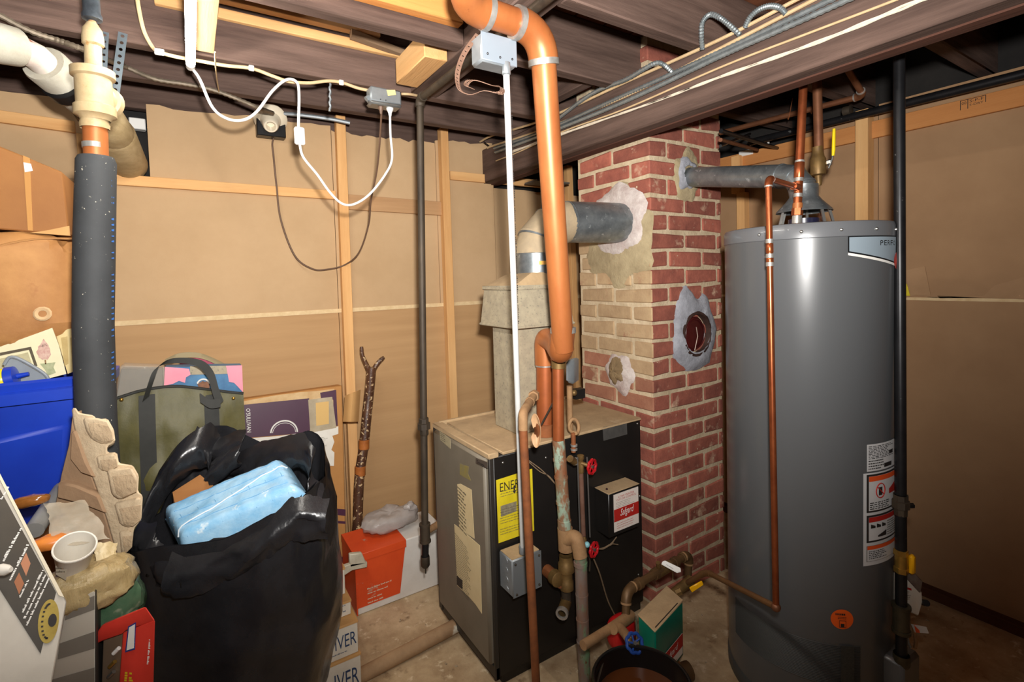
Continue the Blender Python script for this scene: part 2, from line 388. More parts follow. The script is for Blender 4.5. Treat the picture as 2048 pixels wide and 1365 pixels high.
for i in range(31):
    zc = .036+i*CH
    def mm(face, y=0):
        if face == 'L':
            if zc > 1.62: return m_brick
            if zc > .98: return m_brickd if random.random() < .92 else m_brickp
            return m_brickp if zc > .80 else m_brick
        return m_brick
    J = .012
    if i % 2 == 0:
        brick(cx0, cx0+.205, cy0, cy0+.10, zc, m_brick, mm('L'))
        brick(cx0+.217, cx0+.42, cy0, cy0+.10, zc, m_brick); brick(cx0+.432, cx1, cy0, cy0+.10, zc, m_brick)
        brick(cx0, cx0+.10, cy0+.112, cy0+.317, zc, mm('L')); brick(cx0, cx0+.10, cy0+.329, cy1, zc, mm('L'))
    else:
        brick(cx0, cx0+.10, cy0, cy0+.205, zc, m_brick, mm('L'))
        brick(cx0+.112, cx0+.317, cy0, cy0+.10, zc, m_brick); brick(cx0+.329, cx1, cy0, cy0+.10, zc, m_brick)
        brick(cx0, cx0+.10, cy0+.217, cy0+.42, zc, mm('L'))
def patch(c, nrm, r1, r2, m, seed, th=.012, hole=0, name='mortar_patch', rings=5, n=40, rag_=.22):
    """lumpy irregular trowelled patch on a flat face, optionally with a round hole"""
    rd = random.Random(seed); c = V(c); nn = V(nrm).normalized(); u = V((0, 0, 1)); s_ = nn.cross(u).normalized(); q = MB(); R_ = []
    ph = [rd.uniform(0, 6.28) for _ in range(6)]; am = [rd.uniform(.3, 1) for _ in range(6)]
    for k in range(rings+1):
        t = k/rings; ring = []
        for i in range(n):
            a = 2*math.pi*i/n; w_ = 1+rag_*sum(am[j]*math.sin((j+2)*a+ph[j]) for j in range(6))/3+rd.uniform(-.05, .05)*(k == rings)
            ro = V((math.cos(a)*r1*w_, math.sin(a)*r2*w_)); ri = V((math.cos(a)*hole, math.sin(a)*hole))
            p = ri*(1-t)+ro*t; hh = th*(1-t**3)*(.7+.5*rd.random()) if k < rings else -.004
            ring.append(c+s_*p.x+u*p.y+nn*hh)
        R_.append(q.vs(ring))
    fs = [q.b.faces.new((A[i], A[(i+1) % n], B[(i+1) % n], B[i])) for A, B in zip(R_, R_[1:]) for i in range(n)]
    if hole < .001: pass
    bmesh.ops.recalc_face_normals(q.b, faces=fs)
    return obj(name, q, m, ch, sharp=1.2)
m_ptan = mat('tan_mortar_patch', (176, 160, 126), (140, 124, 94), rough=.95, scale=10, bump=1, bscale=60)
m_pwhite = mat('whitish_plaster_patch', (214, 206, 200), (160, 140, 134), rough=.95, scale=14, bump=1, bscale=60)
m_pgrey = mat('grey_plaster_patch', (164, 166, 174), (118, 118, 124), rough=.9, scale=14, bump=1, bscale=50)
m_pmud = mat('mud_patch', (138, 116, 84), (112, 92, 64), rough=.95, scale=16, bump=1, bscale=60)
fc = at(1247, 446, X=cx0)
patch(fc+V((-.002, .035, -.055)), (-1, 0, 0), .19, .215, m_ptan, 3, .010, .05)
patch(fc+V((-.008, .018, .012)), (-1, 0, 0), .15, .155, m_pwhite, 5, .014, .068)
hc = at(1378, 352, Y=cy0)
patch(hc+V((-.01, -.002, .0)), (0, -1, 0), .085, .115, m_ptan, 9, .008, .03)
patch(hc+V((-.02, -.007, .005)), (0, -1, 0), .062, .07, m_pgrey, 12, .014, .034)
kc = at(1388, 668, Y=cy0)
patch(kc+V((0, -.002, .01)), (0, -1, 0), .135, .19, m_pgrey, 21, .018, .088, rag_=.26)
obj('cleanout_collar', MB().lathe([(.092, -.012), (.097, .018), (.086, .022), (.081, .0), (.078, -.03)], kc, (0, -1, 0), 28), mat('dark_rusty_iron', (84, 62, 54), (54, 36, 32), rough=.6, metal=.4, scale=20), ch)
rc = obj('cleanout_cover', MB().lathe([(0, .006), (.05, .006), (.068, .002), (.079, -.006), (.079, -.02)], kc, (0, -1, 0), 28), mat('dark_red_paint', (78, 22, 22), (52, 14, 16), rough=.35, scale=9, bump=.2), ch)
obj('cover_rim', MB().tube([kc+V((.062*math.cos(a), -.007, .062*math.sin(a))) for a in [i*math.pi/14 for i in range(28)]], .003, 6, closed=True), MT['dark_red_paint'], rc)
obj('cover_wire', MB().tube([kc+V((.0, -.012, .03)), kc+V((.006, -.014, -.01)), kc+V((-.010, -.01, -.07))], .002, 6), mat('dull_wire', (150, 130, 120), rough=.5, metal=.6), rc)
pc = at(1236, 742, X=cx0)
patch(pc+V((-.002, -.01, -.01)), (-1, 0, 0), .085, .085, m_pwhite, 31, .008, .02)
patch(pc+V((-.007, .005, .0)), (-1, 0, 0), .05, .06, m_pmud, 33, .016, .0005)
# ---------------------------------------------------------------- boiler
bx0, bx1, by0, by1, bz = .80, 1.507, 1.41, 1.856, .80
m_blk = mat('satin_black_enamel', (22, 20, 19), (30, 27, 25), rough=.42, scale=6, spots=(90, .72, (92, 84, 74), .03))
m_grey = mat('grey_brown_enamel', (122, 114, 100), (108, 100, 86), rough=.5, scale=4, bump=.05)
m_dust = mat('dust_on_metal', (188, 160, 122), (160, 134, 100), rough=.95, scale=10, bump=.4, bscale=90, spots=(7, .62, (206, 186, 154), .15))
m_galv = mat('galvanised_steel', (150, 156, 158), (112, 118, 122), rough=.38, metal=.75, scale=26, bump=.1, spots=(40, .62, (190, 196, 198), .08))
m_galvd = mat('dusty_galvanised', (176, 164, 138), (150, 140, 120), rough=.7, metal=.2, scale=30, bump=.15, spots=(120, .6, (126, 120, 106), .05))
m_steel = mat('grey_box_steel', (150, 156, 160), (128, 134, 138), rough=.45, metal=.45, scale=12)
m_paper = mat('cream_paper', (222, 202, 158), (206, 184, 138), rough=.9, scale=6)
m_ink2 = mat('faded_ink', (92, 82, 66), rough=.9)
m_screw = mat('screw_steel', (176, 176, 172), rough=.3, metal=.9)
bo = thing('boiler', 'black and grey steam boiler with dusty top in front of brick chimney', 'boiler', (bx0, by0, 0))
obj('casing', MB().box((bx0+.012, by0, .035), (bx1, by1, bz-.012), .004), m_blk, bo)
obj('base', MB().box((bx0+.03, by0+.01, 0), (bx1-.01, by1-.01, .04)), m_blk, bo)
obj('top_panel', MB().box((bx0+.05, by0-.002, bz-.012), (bx1+.002, by1-.012, bz-.002), .002), m_dust, bo)
obj('top_rim', MB().box((bx0-.006, by0-.004, bz-.016), (bx0+.034, by1+.004, bz+.003), .003).box((bx0+.02, by1-.012, bz-.012), (bx1, by1+.004, bz+.006), .002), m_dust, bo)
obj('front_frame', MB().box((bx0-.004, by1-.028, .04), (bx0+.016, by1+.004, bz-.006), .003).box((bx0-.002, by0, .03), (bx0+.014, by0+.012, bz-.012), .002).box((bx0+.0, by0, .03), (bx0+.014, by1, .072), .002), mat('dark_brown_enamel', (44, 40, 36), rough=.5), bo)
fp = obj('front_panel', MB().box((bx0-.016, by0+.012, .078), (bx0+.012, by1-.026, bz-.016), .008), m_grey, bo)
obj('maker_badge', decal([(953, 916), (976, 925), (976, 937), (953, 927)], .003, X=bx0-.016), m_screw, fp)
text('Smith', at(954, 927, X=bx0-.0195), (0, -1, 0), (0, 0, 1), .012, mat('badge_black', (20, 20, 20)), fp, wide=.05)
obj('rating_plate', decal([(880, 862), (901, 879), (901, 898), (881, 880)], .0015, X=bx0-.016), mat('worn_plate', (176, 164, 132), (150, 138, 110), scale=30), fp)
printlines(at(881.5, 880, X=bx0-.0178), (0, -1, 0), (0, 0, 1), .05, .036, 5, m_ink2, fp, seed=4)
obj('tape_stain', decal([(920, 928), (938, 934), (936, 948), (942, 962), (930, 956), (920, 950)], .0006, X=bx0-.016), mat('yellow_stain', (138, 124, 56), (122, 112, 84), rough=.8, scale=40), fp)
n1 = obj('paper_note', decal([(915, 969), (921, 968), (943, 980), (949, 1078), (919, 1058)], .0012, X=bx0-.016), m_paper, fp)
p0 = at(918, 1056, X=bx0-.0175); printlines(p0, (0, -1, -.12), (0, 0, 1), .082, .16, 12, m_ink2, fp, seed=2)
n2 = obj('instruction_sheet', decal([(909, 1049), (930, 1066), (960, 1092), (964, 1228), (952, 1210), (940, 1196), (915, 1172)], .0012, X=bx0-.016), m_paper, fp)
p0 = at(913, 1168, X=bx0-.0175); printlines(p0, (0, -1, -.18), (0, 0, 1), .14, .20, 22, m_ink2, fp, seed=3, lh=.4)
obj('sheet_emblem', decal([(914, 1152), (925, 1162), (925, 1180), (914, 1170)], .0006, X=bx0-.0175), m_ink, fp)
# yellow energy sticker on the side
m_yel = mat('yellow_sticker', (226, 206, 40), (206, 186, 30), rough=.5, scale=20)
ys = obj('energy_sticker', decal([(992, 961), (1064, 938), (1068, 1062), (997, 1087)], .001, Y=by0), m_yel, bo)
e0 = at(998, 1079, Y=by0-.0012); ex = (at(1062, 1058, Y=by0-.0012)-e0).normalized(); ez = V((0, 0, 1))
text('ENERGY', at(1000, 985, Y=by0-.0014), ex, ez, .030, m_ink, ys, wide=.122)
obj('arrow', decal([(1027, 972), (1030, 971), (1030, 982), (1033, 980), (1029, 988), (1025, 983), (1027, 983)], .0004, Y=by0-.0012), m_ink, ys)
obj('sticker_table', decal([(1001, 1013), (1033, 1003), (1033, 1023), (1002, 1035)], .0004, Y=by0-.0012), mat('sticker_grey', (150, 140, 110), (110, 104, 84), scale=80, rough=.7), ys)
for k, (y0, nn) in enumerate(((1076, 3), (1054, 3), (1037, 3), (1000, 3))):
    printlines(at(1001, y0-4, Y=by0-.0012), ex, ez, .12, .026, nn, m_ink2, ys, seed=10+k, lh=.35)
for x, y in ((1006, 926), (1092, 916), (1275, 848), (1280, 993), (1277, 1150), (1195, 1021)):
    obj('screw', MB().ball(at(x, y, Y=by0-.001), .004, 8, (1, .6, 1)), m_screw, bo)
obj('aluminium_plate', decal([(1205, 855), (1253, 844), (1254, 869), (1207, 882)], .0015, Y=by0), mat('grey_plate', (112, 110, 106), (88, 86, 84), rough=.4, metal=.5, scale=20), bo)
tp = at(1092, 832, Z=bz)
# draft hood and breeching on top of the boiler
FY = 1.60
fa = at(1072, 520, Y=FY); fa.y = FY
hd = thing('draft_hood', 'dusty sheet metal draft hood on boiler behind copper riser', 'draft hood', (fa.x, FY, bz))
def boxhood(x0, x1, y0, y1, z0, x2, x3, y2, y3, z1):
    return [V((x0, y0, z0)), V((x1, y0, z0)), V((x1, y1, z0)), V((x0, y1, z0)), V((x2, y2, z1)), V((x3, y2, z1)), V((x3, y3, z1)), V((x2, y3, z1))]
hz0 = at(1040, 655, Y=FY-.10).z; hz1 = at(1040, 578, Y=FY-.1).z; hz2 = at(1040, 546, Y=FY-.085).z
hx = at(1031, 600, Y=FY-.10).x
obj('flue_box', MB().box((hx+.012, FY-.075, bz-.002), (hx+.22, FY+.09, hz0+.03), .003), m_galvd, hd)
obj('skirt', MB().hexa(boxhood(hx-.012, hx+.255, FY-.112, FY+.14, hz0, hx, hx+.24, FY-.10, FY+.125, hz1)), m_galvd, hd)
obj('skirt_hem', MB().tube([V((hx-.013, FY-.113, hz0)), V((hx+.256, FY-.113, hz0)), V((hx+.256, FY+.141, hz0)), V((hx-.013, FY+.141, hz0))], .005, 6, closed=True), m_galvd, hd)
obj('seam_flange', MB().box((hx-.006, FY-.106, hz1-.004), (hx+.246, FY+.131, hz1+.012), .002), m_galvd, hd)
obj('shoulder', MB().hexa(boxhood(hx, hx+.24, FY-.10, FY+.125, hz1+.012, fa.x-.08, fa.x+.08, FY-.08, FY+.08, hz2)), m_dust, hd)
fr = .083
fe = V((fa.x, FY, fc.z)); fend = V((cx0+.03, fc.y, fc.z))
vp = thing('boiler_vent_pipe', 'wide galvanised vent elbow running from boiler hood into chimney', 'vent pipe', (fa.x, FY, hz2))
obj('collar', MB().lathe([(fr, hz2-.01), (fr*1.02, hz2+.01), (fr*1.02, at(1040, 508, Y=FY).z), (fr*.98, at(1040, 506, Y=FY).z)], (fa.x, FY, 0), (0, 0, 1), 28), m_galv, vp)
ez0 = at(1040, 508, Y=FY).z
g1 = V((fa.x, FY, ez0)); g2 = V((fa.x+.012, FY, ez0+.05)); g3 = V((fa.x+.068, FY-.006, fc.z-.022)); g4 = V((fa.x+.14, FY-.016, fc.z)); 
m_gd2 = mat('dusty_vent_elbow', (172, 152, 122), (150, 134, 110), rough=.75, metal=.15, scale=24, bump=.1)
obj('elbow', MB().tube([g1-V((0, 0, .03)), g1-V((0, 0, .012)), g1+V((0, 0, .012)), g2, g3, g4, g4+V((.01, 0, 0))], fr*1.005, 28, cap=False), m_gd2, vp, sharp=.3)
for p, d in ((g2, V((.45, 0, .9))), (g3, V((.85, 0, .5))), (g4, V((1, 0, 0)))):
    collar(vp, p, d, fr*1.02, .008, m_galv, 'seam_bead', 28)
obj('horizontal_pipe', MB().tube([g4, fend], fr, 30, cap=False), m_galv, vp)
obj('label_scrap', MB().grid(lambda u, v: V((fa.x+math.cos(R(-118+u*22))*(fr*1.03), FY+math.sin(R(-118+u*22))*(fr*1.03), ez0-.045+v*.014)), 4, 1), mat('orange_label', (232, 176, 90), rough=.8), vp)
# grey post in front of wall, under the beam
lp = at(1087, 350, Y=2.30)
lc = thing('steel_post', 'slim grey steel post under the beam behind copper riser', 'post', (lp.x, 2.30, 0))
obj('shaft', MB().tube([V((lp.x, 2.30, 0)), V((lp.x, 2.30, 1.905))], .02, 14), mat('grey_green_paint', (98, 104, 100), (80, 84, 80), rough=.5, scale=10), lc)
obj('cap_plate', MB().box((lp.x-.09, 2.24, 1.905), (lp.x+.14, 2.36, 1.914)), mat('rusty_plate', (120, 112, 100), (96, 88, 80), rough=.7, metal=.3), lc)
# ---------------------------------------------------------------- water heater
WC = V((1.703, .864, 0)); WR = .242
m_heat = mat('grey_heater_enamel', (86, 88, 90), rough=.3, coat=.15)
m_heat2 = mat('grey_cap_enamel', (100, 102, 105), rough=.3, coat=.2)
tl = WC+V((math.cos(R(205)), math.sin(R(205)), 0))*WR
hzt = at(1462, 466, D=(V((1.56, 1.07, 0))-V((0, 0, 0))).dot(cf)).z
print('heater top', hzt)
wh = thing('water_heater', 'tall grey cylindrical gas water heater right of the brick chimney', 'water heater', WC)
obj('jacket', MB().lathe([(WR*.99, .04), (WR, .05), (WR, hzt-.04), (WR*.99, hzt-.038)], WC, n=72), m_heat, wh)
obj('base_ring', MB().lathe([(0, 0.0), (WR*1.0, 0.0), (WR*1.012, .008), (WR*1.012, .045), (WR, .05)], WC, n=64), mat('dark_grey_base', (70, 72, 72), rough=.5), wh)
obj('top_cap', MB().lathe([(WR, hzt-.046), (WR*1.012, hzt-.044), (WR*1.012, hzt-.012), (WR*.995, hzt-.002), (WR*.97, hzt), (0, hzt+.002)], WC, n=72), m_heat2, wh)
def cyl(a, z, r=WR): return WC+V((math.cos(a)*r, math.sin(a)*r, z))
def cang(px, py, r=WR):
    """angle and height where a picture direction meets the jacket"""
    d = at(px, py, D=1)-CAM; A = d.x**2+d.y**2; B = -2*(d.x*WC.x+d.y*WC.y); C_ = WC.x**2+WC.y**2-r*r
    t = (-B-math.sqrt(max(0, B*B-4*A*C_)))/(2*A); p = CAM+d*t; return math.atan2(p.y-WC.y, p.x-WC.x) % (2*math.pi), p.z
def clabel(name, a0, a1, z0, z1, m, parent, off=.001, th=None, n=10, fz=None):
    q = MB(); 
    q.grid(lambda u, v: cyl(a0+(a1-a0)*u, z0+(z1-z0)*v if not fz else fz(u, v), WR+off), n, 1)
    return obj(name, q, m, parent)
def clines(a0, a1, z0, z1, n, m, parent, off=.0022, fill=.9, seed=1, name='print'):
    rd = random.Random(seed); q = MB()
    for i in range(n):
        z = z1-(z1-z0)*(i+.8)/n; h = (z1-z0)/n*.45; t = 0; end = fill*rd.uniform(.6, 1)
        while t < end:
            w_ = min(rd.uniform(.04, .12), end-t)
            if w_ < .015: break
            A, B = a0+(a1-a0)*t, a0+(a1-a0)*(t+w_); q.face([cyl(A, z, WR+off), cyl(B, z, WR+off), cyl(B, z+h, WR+off), cyl(A, z+h, WR+off)]); t += w_+.025
    return obj(name, q, m, parent)
for a in (178, 205, 228, 252, 275):
    obj('cap_screw', MB().ball(cyl(R(a), hzt-.026, WR*1.014), .005, 8), m_screw, wh)
# louvres at the bottom
A0, zl1 = cang(1468, 1215); A1, zl0 = cang(1720, 1345)
zt = cang(1500, 1222)[1]; zb = cang(1620, 1360)[1]
m_lou = mat('louvre_shadow', (52, 52, 50), rough=.6)  # dark strips paint the shade in the louvre slots
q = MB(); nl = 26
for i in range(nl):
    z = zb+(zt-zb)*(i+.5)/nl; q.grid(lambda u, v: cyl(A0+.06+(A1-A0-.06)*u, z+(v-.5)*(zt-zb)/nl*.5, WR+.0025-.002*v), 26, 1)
lv = obj('louvre_shade_strips', q, m_lou, wh, kind='stuff')
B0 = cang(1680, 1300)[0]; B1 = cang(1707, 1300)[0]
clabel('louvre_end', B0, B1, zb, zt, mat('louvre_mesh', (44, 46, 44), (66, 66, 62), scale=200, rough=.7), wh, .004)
# name plate
a0 = cang(1697, 490)[0]; zA = cang(1697, 475)[1]; zB = cang(1697, 503)[1]; a1 = cang(1786, 480)[0]+.14; zC = cang(1780, 522)[1]-.01
m_np = mat('blue_grey_plate', (138, 152, 162), rough=.35); m_np2 = mat('plate_black_edge', (20, 22, 24), rough=.4); m_white = mat('white_print', (232, 230, 224), rough=.6)
npz = obj('name_plate', MB().grid(lambda u, v: cyl(a0+(a1-a0)*u, (zB+(zC-zB)*u)*(1-v)+zA*v, WR+.004), 14, 1), m_np, wh)
obj('plate_edge', MB().grid(lambda u, v: cyl(a0-.012+(a1-a0+.02)*u, (zB-.004+(zC-zB)*u)*(1-v)+(zA+.003)*v, WR+.003), 14, 1), m_np2, npz)
obj('plate_stripe', MB().grid(lambda u, v: cyl(a0-.012+(a1-a0+.02)*u, zB-.004+(zC-zB)*u-.007*(1-v), WR+.0035), 14, 1), m_white, npz)
ta, tz = cang(1757, 491)
for k, chr_ in enumerate('PERFO'):
    aa = ta+k*.062; p = cyl(aa, tz, WR+.005); t_ = V((-math.sin(aa), math.cos(aa), 0)); 
    text(chr_, p, t_, V((0, 0, 1)), .014, m_np2, npz, wide=.011)
ba, bz_ = cang(1786, 522)
obj('red_badge', MB().grid(lambda u, v: cyl(ba+(.0+.10*v)*math.cos(u*6.2832)+.06, bz_+.026*v*math.sin(u*6.2832), WR+.008-.002*v), 24, 3, closeu=False), mat('red_badge_paint', (188, 50, 30), (150, 30, 24), rough=.35, scale=30), wh)
# rating and warning labels
m_lab = mat('white_label', (206, 206, 206), rough=.5); m_or = mat('orange_print', (226, 84, 30), rough=.6); m_rd = mat('red_print', (176, 34, 26), rough=.6)
a0, z1 = cang(1733, 890); _, z0 = cang(1733, 944); a1 = a0+.62
la = clabel('rating_label', a0, a1, z0, z1, m_lab, wh, .0015)
clines(a0+.02, a1-.1, z0+.035, z1-.004, 9, m_ink, la, seed=5); clines(a0+.02, a0+.3, z0+.004, z0+.034, 4, m_ink, la, seed=6)
clabel('bar_code', a0+.26, a0+.42, z0+.006, z0+.018, m_ink, la, .0025)
clabel('black_mark', a0+.36, a0+.45, z0+.042, z0+.052, m_ink, la, .0025)
a0, z1 = cang(1726, 948); _, z0 = cang(1726, 1133); a1 = a0+.66; dz = z1-z0
lw = clabel('warning_label', a0, a1, z0, z1, m_lab, wh, .0012)
def frm(u0, u1, v0, v1, m, name, off=.0022): return clabel(name, a0+(a1-a0)*u0, a0+(a1-a0)*u1, z0+dz*v0, z0+dz*v1, m, lw, off)
for v0, v1, mc in ((.575, .985, m_or), (.25, .545, m_rd)):
    frm(.06, .98, v0, v1, m_ink, 'panel_border'); frm(.10, .96, v0+.02, v1-.02, m_lab, 'panel_field', .0028); frm(.10, .96, v1-.075, v1-.02, mc, 'panel_stripe', .0034)
frm(.06, .98, .045, .215, m_ink2, 'panel_border'); frm(.07, .97, .05, .21, m_lab, 'panel_field', .0028); frm(.07, .97, .175, .215, m_or, 'panel_stripe', .0034)
aa = lambda u: a0+(a1-a0)*u
clines(aa(.12), aa(.9), z0+dz*.605, z0+dz*.69, 4, m_ink, lw, .0036, seed=8); clines(aa(.1), aa(.6), z0+dz*.07, z0+dz*.165, 5, m_ink, lw, .0036, seed=9); clines(aa(.55), aa(.9), z0+dz*.29, z0+dz*.46, 7, m_ink2, lw, .0036, seed=11)
cc = (aa(.36), z0+dz*.80)
obj('ban_ring', MB().tube([cyl(cc[0]+.078*math.cos(t)*.92, cc[1]+.021*math.sin(t), WR+.004) for t in [i*math.pi/12 for i in range(24)]], .0015, 5, closed=True), m_rd, lw)
obj('ban_bar', MB().tube([cyl(cc[0]-.055, cc[1]+.013, WR+.0045), cyl(cc[0]+.055, cc[1]-.013, WR+.0045)], .0015, 5), m_rd, lw)
clabel('can_symbol', cc[0]-.028, cc[0]+.03, cc[1]-.014, cc[1]+.010, m_ink, lw, .0034)
obj('flame_symbol', MB().face([cyl(aa(.62), z0+dz*.74, WR+.0036), cyl(aa(.9), z0+dz*.74, WR+.0036), cyl(aa(.95), z0+dz*.87, WR+.0036), cyl(aa(.85), z0+dz*.83, WR+.0036), cyl(aa(.8), z0+dz*.88, WR+.0036), cyl(aa(.72), z0+dz*.81, WR+.0036)]) and MB().grid(lambda u, v: cyl(aa(.60+.34*u*(1 if v < .5 else .9)), z0+dz*(.74+.13*v*(.4+.6*u)), WR+.0036), 6, 2), m_rd, lw)
for k in range(3): obj('hand_symbol', MB().grid(lambda u, v: cyl(aa(.14+k*.13+.1*u), z0+dz*(.405+.045*v*(1-.5*u)), WR+.0036), 3, 2), m_ink, lw)
obj('panel_sketch', MB().grid(lambda u, v: cyl(aa(.3+.22*u), z0+dz*(.30+.06*v*(.3+.7*u)), WR+.0036), 3, 2), m_ink, lw)
oa, oz = cang(1684, 1239)
os_ = obj('round_sticker', MB().grid(lambda u, v: cyl(oa+.125*v*math.cos(u*6.2832), oz+.0295*v*math.sin(u*6.2832), WR+.0016), 32, 2), mat('bright_orange_sticker', (238, 96, 26), rough=.5), wh)
clines(oa-.075, oa+.085, oz+.010, oz+.022, 1, m_ink, os_, .0028, 1, seed=4); clines(oa-.05, oa+.06, oz+.001, oz+.009, 2, m_ink, os_, .0028, 1, seed=5)
clabel('picto_frame', oa-.035, oa+.04, oz-.024, oz-.003, m_ink, os_, .0026); clabel('picto_field', oa-.03, oa+.035, oz-.0225, oz-.0045, MT['bright_orange_sticker'], os_, .003); clabel('picto_flame', oa-.02, oa+.02, oz-.022, oz-.012, m_ink, os_, .0034)
# draft hood of the heater
hb = WC+V((-.005, 0, hzt)); 
obj('hood_cone', MB().lathe([(.082, .052), (.080, .058), (.052, .088), (.042, .102), (.042, .14)], hb, n=36), m_galv, wh)
for a in (150, 200, 250, 300, 20, 80):
    p = hb+V((math.cos(R(a))*.085, math.sin(R(a))*.085, 0)); q = hb+V((math.cos(R(a))*.068, math.sin(R(a))*.068, .066))
    obj('hood_leg', MB().tube([p, q], .005, 4), m_screw, wh)
obj('flue_stub', MB().lathe([(.0, .0), (.045, .0), (.045, .03), (0, .03)], hb, n=24), mat('dark_blue_enamel', (30, 30, 52), rough=.3), wh)
# vent pipe of the heater into the chimney
v0 = hb+V((0, 0, .13)); ve = V((hc.x, cy0+.03, hc.z)); vm = V((v0.x, v0.y, at(1608, 356, D=1.66).z)); 
hv = thing('heater_vent_pipe', 'narrow galvanised vent pipe from water heater into chimney', 'vent pipe', v0)
vr = .040
dv = (ve-vm).normalized(); k = .085
gs = [v0, vm-V((0, 0, k)), vm-V((0, 0, k*.35))+dv*k*.1, vm+dv*k*.4-V((0, 0, .003)), vm+dv*k]
obj('elbow', MB().tube(gs, vr*1.02, 24, cap=False), m_galv, hv, sharp=.3)
for i in (1, 2, 3, 4): collar(hv, gs[i], gs[min(i+1, 4)]-gs[i-1], vr*1.07, .006, m_galv, 'seam_bead', 24)
obj('straight_pipe', MB().tube([gs[4], ve], vr, 24, cap=False), m_galv, hv)
# ---------------------------------------------------------------- pipes round the boiler
m_cop = mat('lacquered_copper', (184, 114, 64), (158, 88, 46), rough=.42, metal=.3, scale=7, stretch=(1, 1, .4), spots=(22, .68, (150, 84, 44), .05))
m_copb = mat('bright_copper', (176, 98, 58), (142, 72, 42), rough=.3, metal=.75, scale=16, spots=(20, .66, (120, 66, 44), .06))
m_copd = mat('dull_copper', (134, 88, 60), (112, 70, 48), rough=.5, metal=.5, scale=14)
m_sold = mat('silver_solder', (186, 182, 176), (150, 148, 142), rough=.4, metal=.6, scale=40)
m_brass = mat('old_brass', (142, 112, 66), (104, 80, 48), rough=.5, metal=.55, scale=24, spots=(18, .6, (120, 96, 74), .08))
m_brassy = mat('yellow_brass', (196, 160, 80), (160, 124, 58), rough=.35, metal=.8, scale=24)
m_bpipe = mat('black_iron_pipe', (40, 40, 42), (26, 26, 28), rough=.35, metal=.45, scale=14, spots=(40, .68, (112, 112, 112), .05))
m_dirty = mat('dirty_iron_pipe', (80, 68, 54), (48, 41, 34), rough=.6, metal=.35, scale=20, stretch=(1, 1, .3), bump=.2)
m_rust = mat('rust_brown_pipe', (150, 88, 46), (112, 64, 36), rough=.75, metal=.2, scale=18, bump=.3)
m_tanf = mat('dusty_tan_fitting', (168, 132, 92), (132, 98, 66), rough=.8, metal=.1, scale=18, bump=.3)
m_verd = mat('verdigris_copper_pipe', (156, 86, 50), (128, 120, 96), rough=.6, metal=.2, scale=26, stretch=(1, 1, .45), bump=.3, spots=(22, .52, (158, 178, 158), .08), spots2=(50, .6, (92, 82, 66), .06))
m_verd2 = mat('green_patina_pipe', (136, 96, 72), (128, 124, 120), rough=.6, metal=.2, scale=22, stretch=(1, 1, .5), bump=.3, spots=(15, .54, (112, 150, 114), .1), spots2=(30, .62, (116, 62, 38), .06))
m_redw = mat('red_handwheel_paint', (196, 24, 34), (160, 14, 24), rough=.25, scale=20, coat=.4)
OY = 1.235; OYT = 1.075
# big copper riser
T0 = at(1083, 62, Y=OYT); T1 = at(1127, 700, Y=OY)
L0 = at(917, 14, Y=OYT); L0.z = T0.z+.006
ri = thing('copper_steam_riser', 'thick orange copper riser bending from ceiling down to the boiler', 'pipe', T1)
H1 = at(1108, 672, Y=1.39); H2 = at(1089, 672, Y=1.47); H3 = at(1091, 850, Y=1.47); H3.z = bz
L9 = L0+V((-.02, -.30, .10))
P = [L9, L0, T0, T1]
run(ri, P, .0335, m_cop, er=1.2, ebend=.075, ring=m_sold, n=20)
jb = T1+V((0, 0, .01))
obj('elbow', MB().tube(bend([T1+V((0, 0, .06)), T1+V((0, .012, -.012)), V((H1.x, H1.y, T1.z+.002)), V((H2.x, H2.y, T1.z+.012)), V((H2.x, H2.y, T1.z-.09))], .075, 8), .038, 20), m_cop, ri)
collar(ri, T1+V((0, 0, .062)), (0, 0, 1), .041, .018, m_sold, 'solder_joint', 20)
obj('drop_to_boiler', MB().tube([V((H2.x, H2.y, T1.z-.08)), H3], .033, 18), m_rust if False else mat('brown_copper', (170, 92, 48), (140, 74, 40), rough=.45, metal=.4, scale=8, spots=(9, .72, (206, 196, 170), .03)), ri)
collar(ri, V((H2.x, H2.y, T1.z-.088)), (0, 0, 1), .0365, .016, m_sold, 'solder_joint', 18)
collar(ri, V((H3.x, H3.y, bz+.02)), (0, 0, 1), .042, .045, m_rust, 'threaded_flange', 12)
# equaliser drop in front of boiler
EY = 1.315
q0 = at(1116, 690, Y=EY); q1 = at(1130, 1062, Y=EY); qm = at(1117, 880, Y=EY)
eq = thing('equaliser_pipe', 'mottled green and copper vertical pipe in front of the boiler side', 'pipe', V((q1.x, EY, 0)))
obj('pipe', MB().tube([q0, qm], .0195, 16), MT['brown_copper'], eq); obj('pipe', MB().tube([qm, q1], .0215, 16), m_verd, eq)
collar(eq, at(1117, 728, Y=EY), (0, 0, 1), .024, .03, m_brass, 'reducer'); collar(eq, at(1117, 712, Y=EY), (0, 0, 1), .027, .03, m_cop, 'reducer')
for y, L in ((920, .008), (955, .008), (1005, .012), (1048, .03)): collar(eq, at(1117+(y-880)*.07, y, Y=EY), (0, 0, 1), .0235, L, m_verd)
c1 = at(1131, 1085, Y=EY); c2 = at(1133, 1165, Y=EY)
obj('tee', MB().tube([q1+V((0, 0, .01)), at(1132, 1100, Y=EY)], .026, 16), m_tanf, eq)
e1 = at(1150, 1078, Y=EY-.03); e2 = at(1161, 1115, Y=EY-.06); e3 = V((e2.x+.006, e2.y, 0))
obj('branch_elbow', MB().tube(bend([at(1130, 1080, Y=EY), at(1153, 1072, Y=EY-.045), e2], .05, 8), .0235, 16), m_tanf, eq)
obj('return_pipe', MB().tube([e2, e3], .0205, 16), m_verd2, eq)
collar(eq, at(1161, 1128, Y=e2.y), (0, 0, 1), .023, .014, m_verd2); 
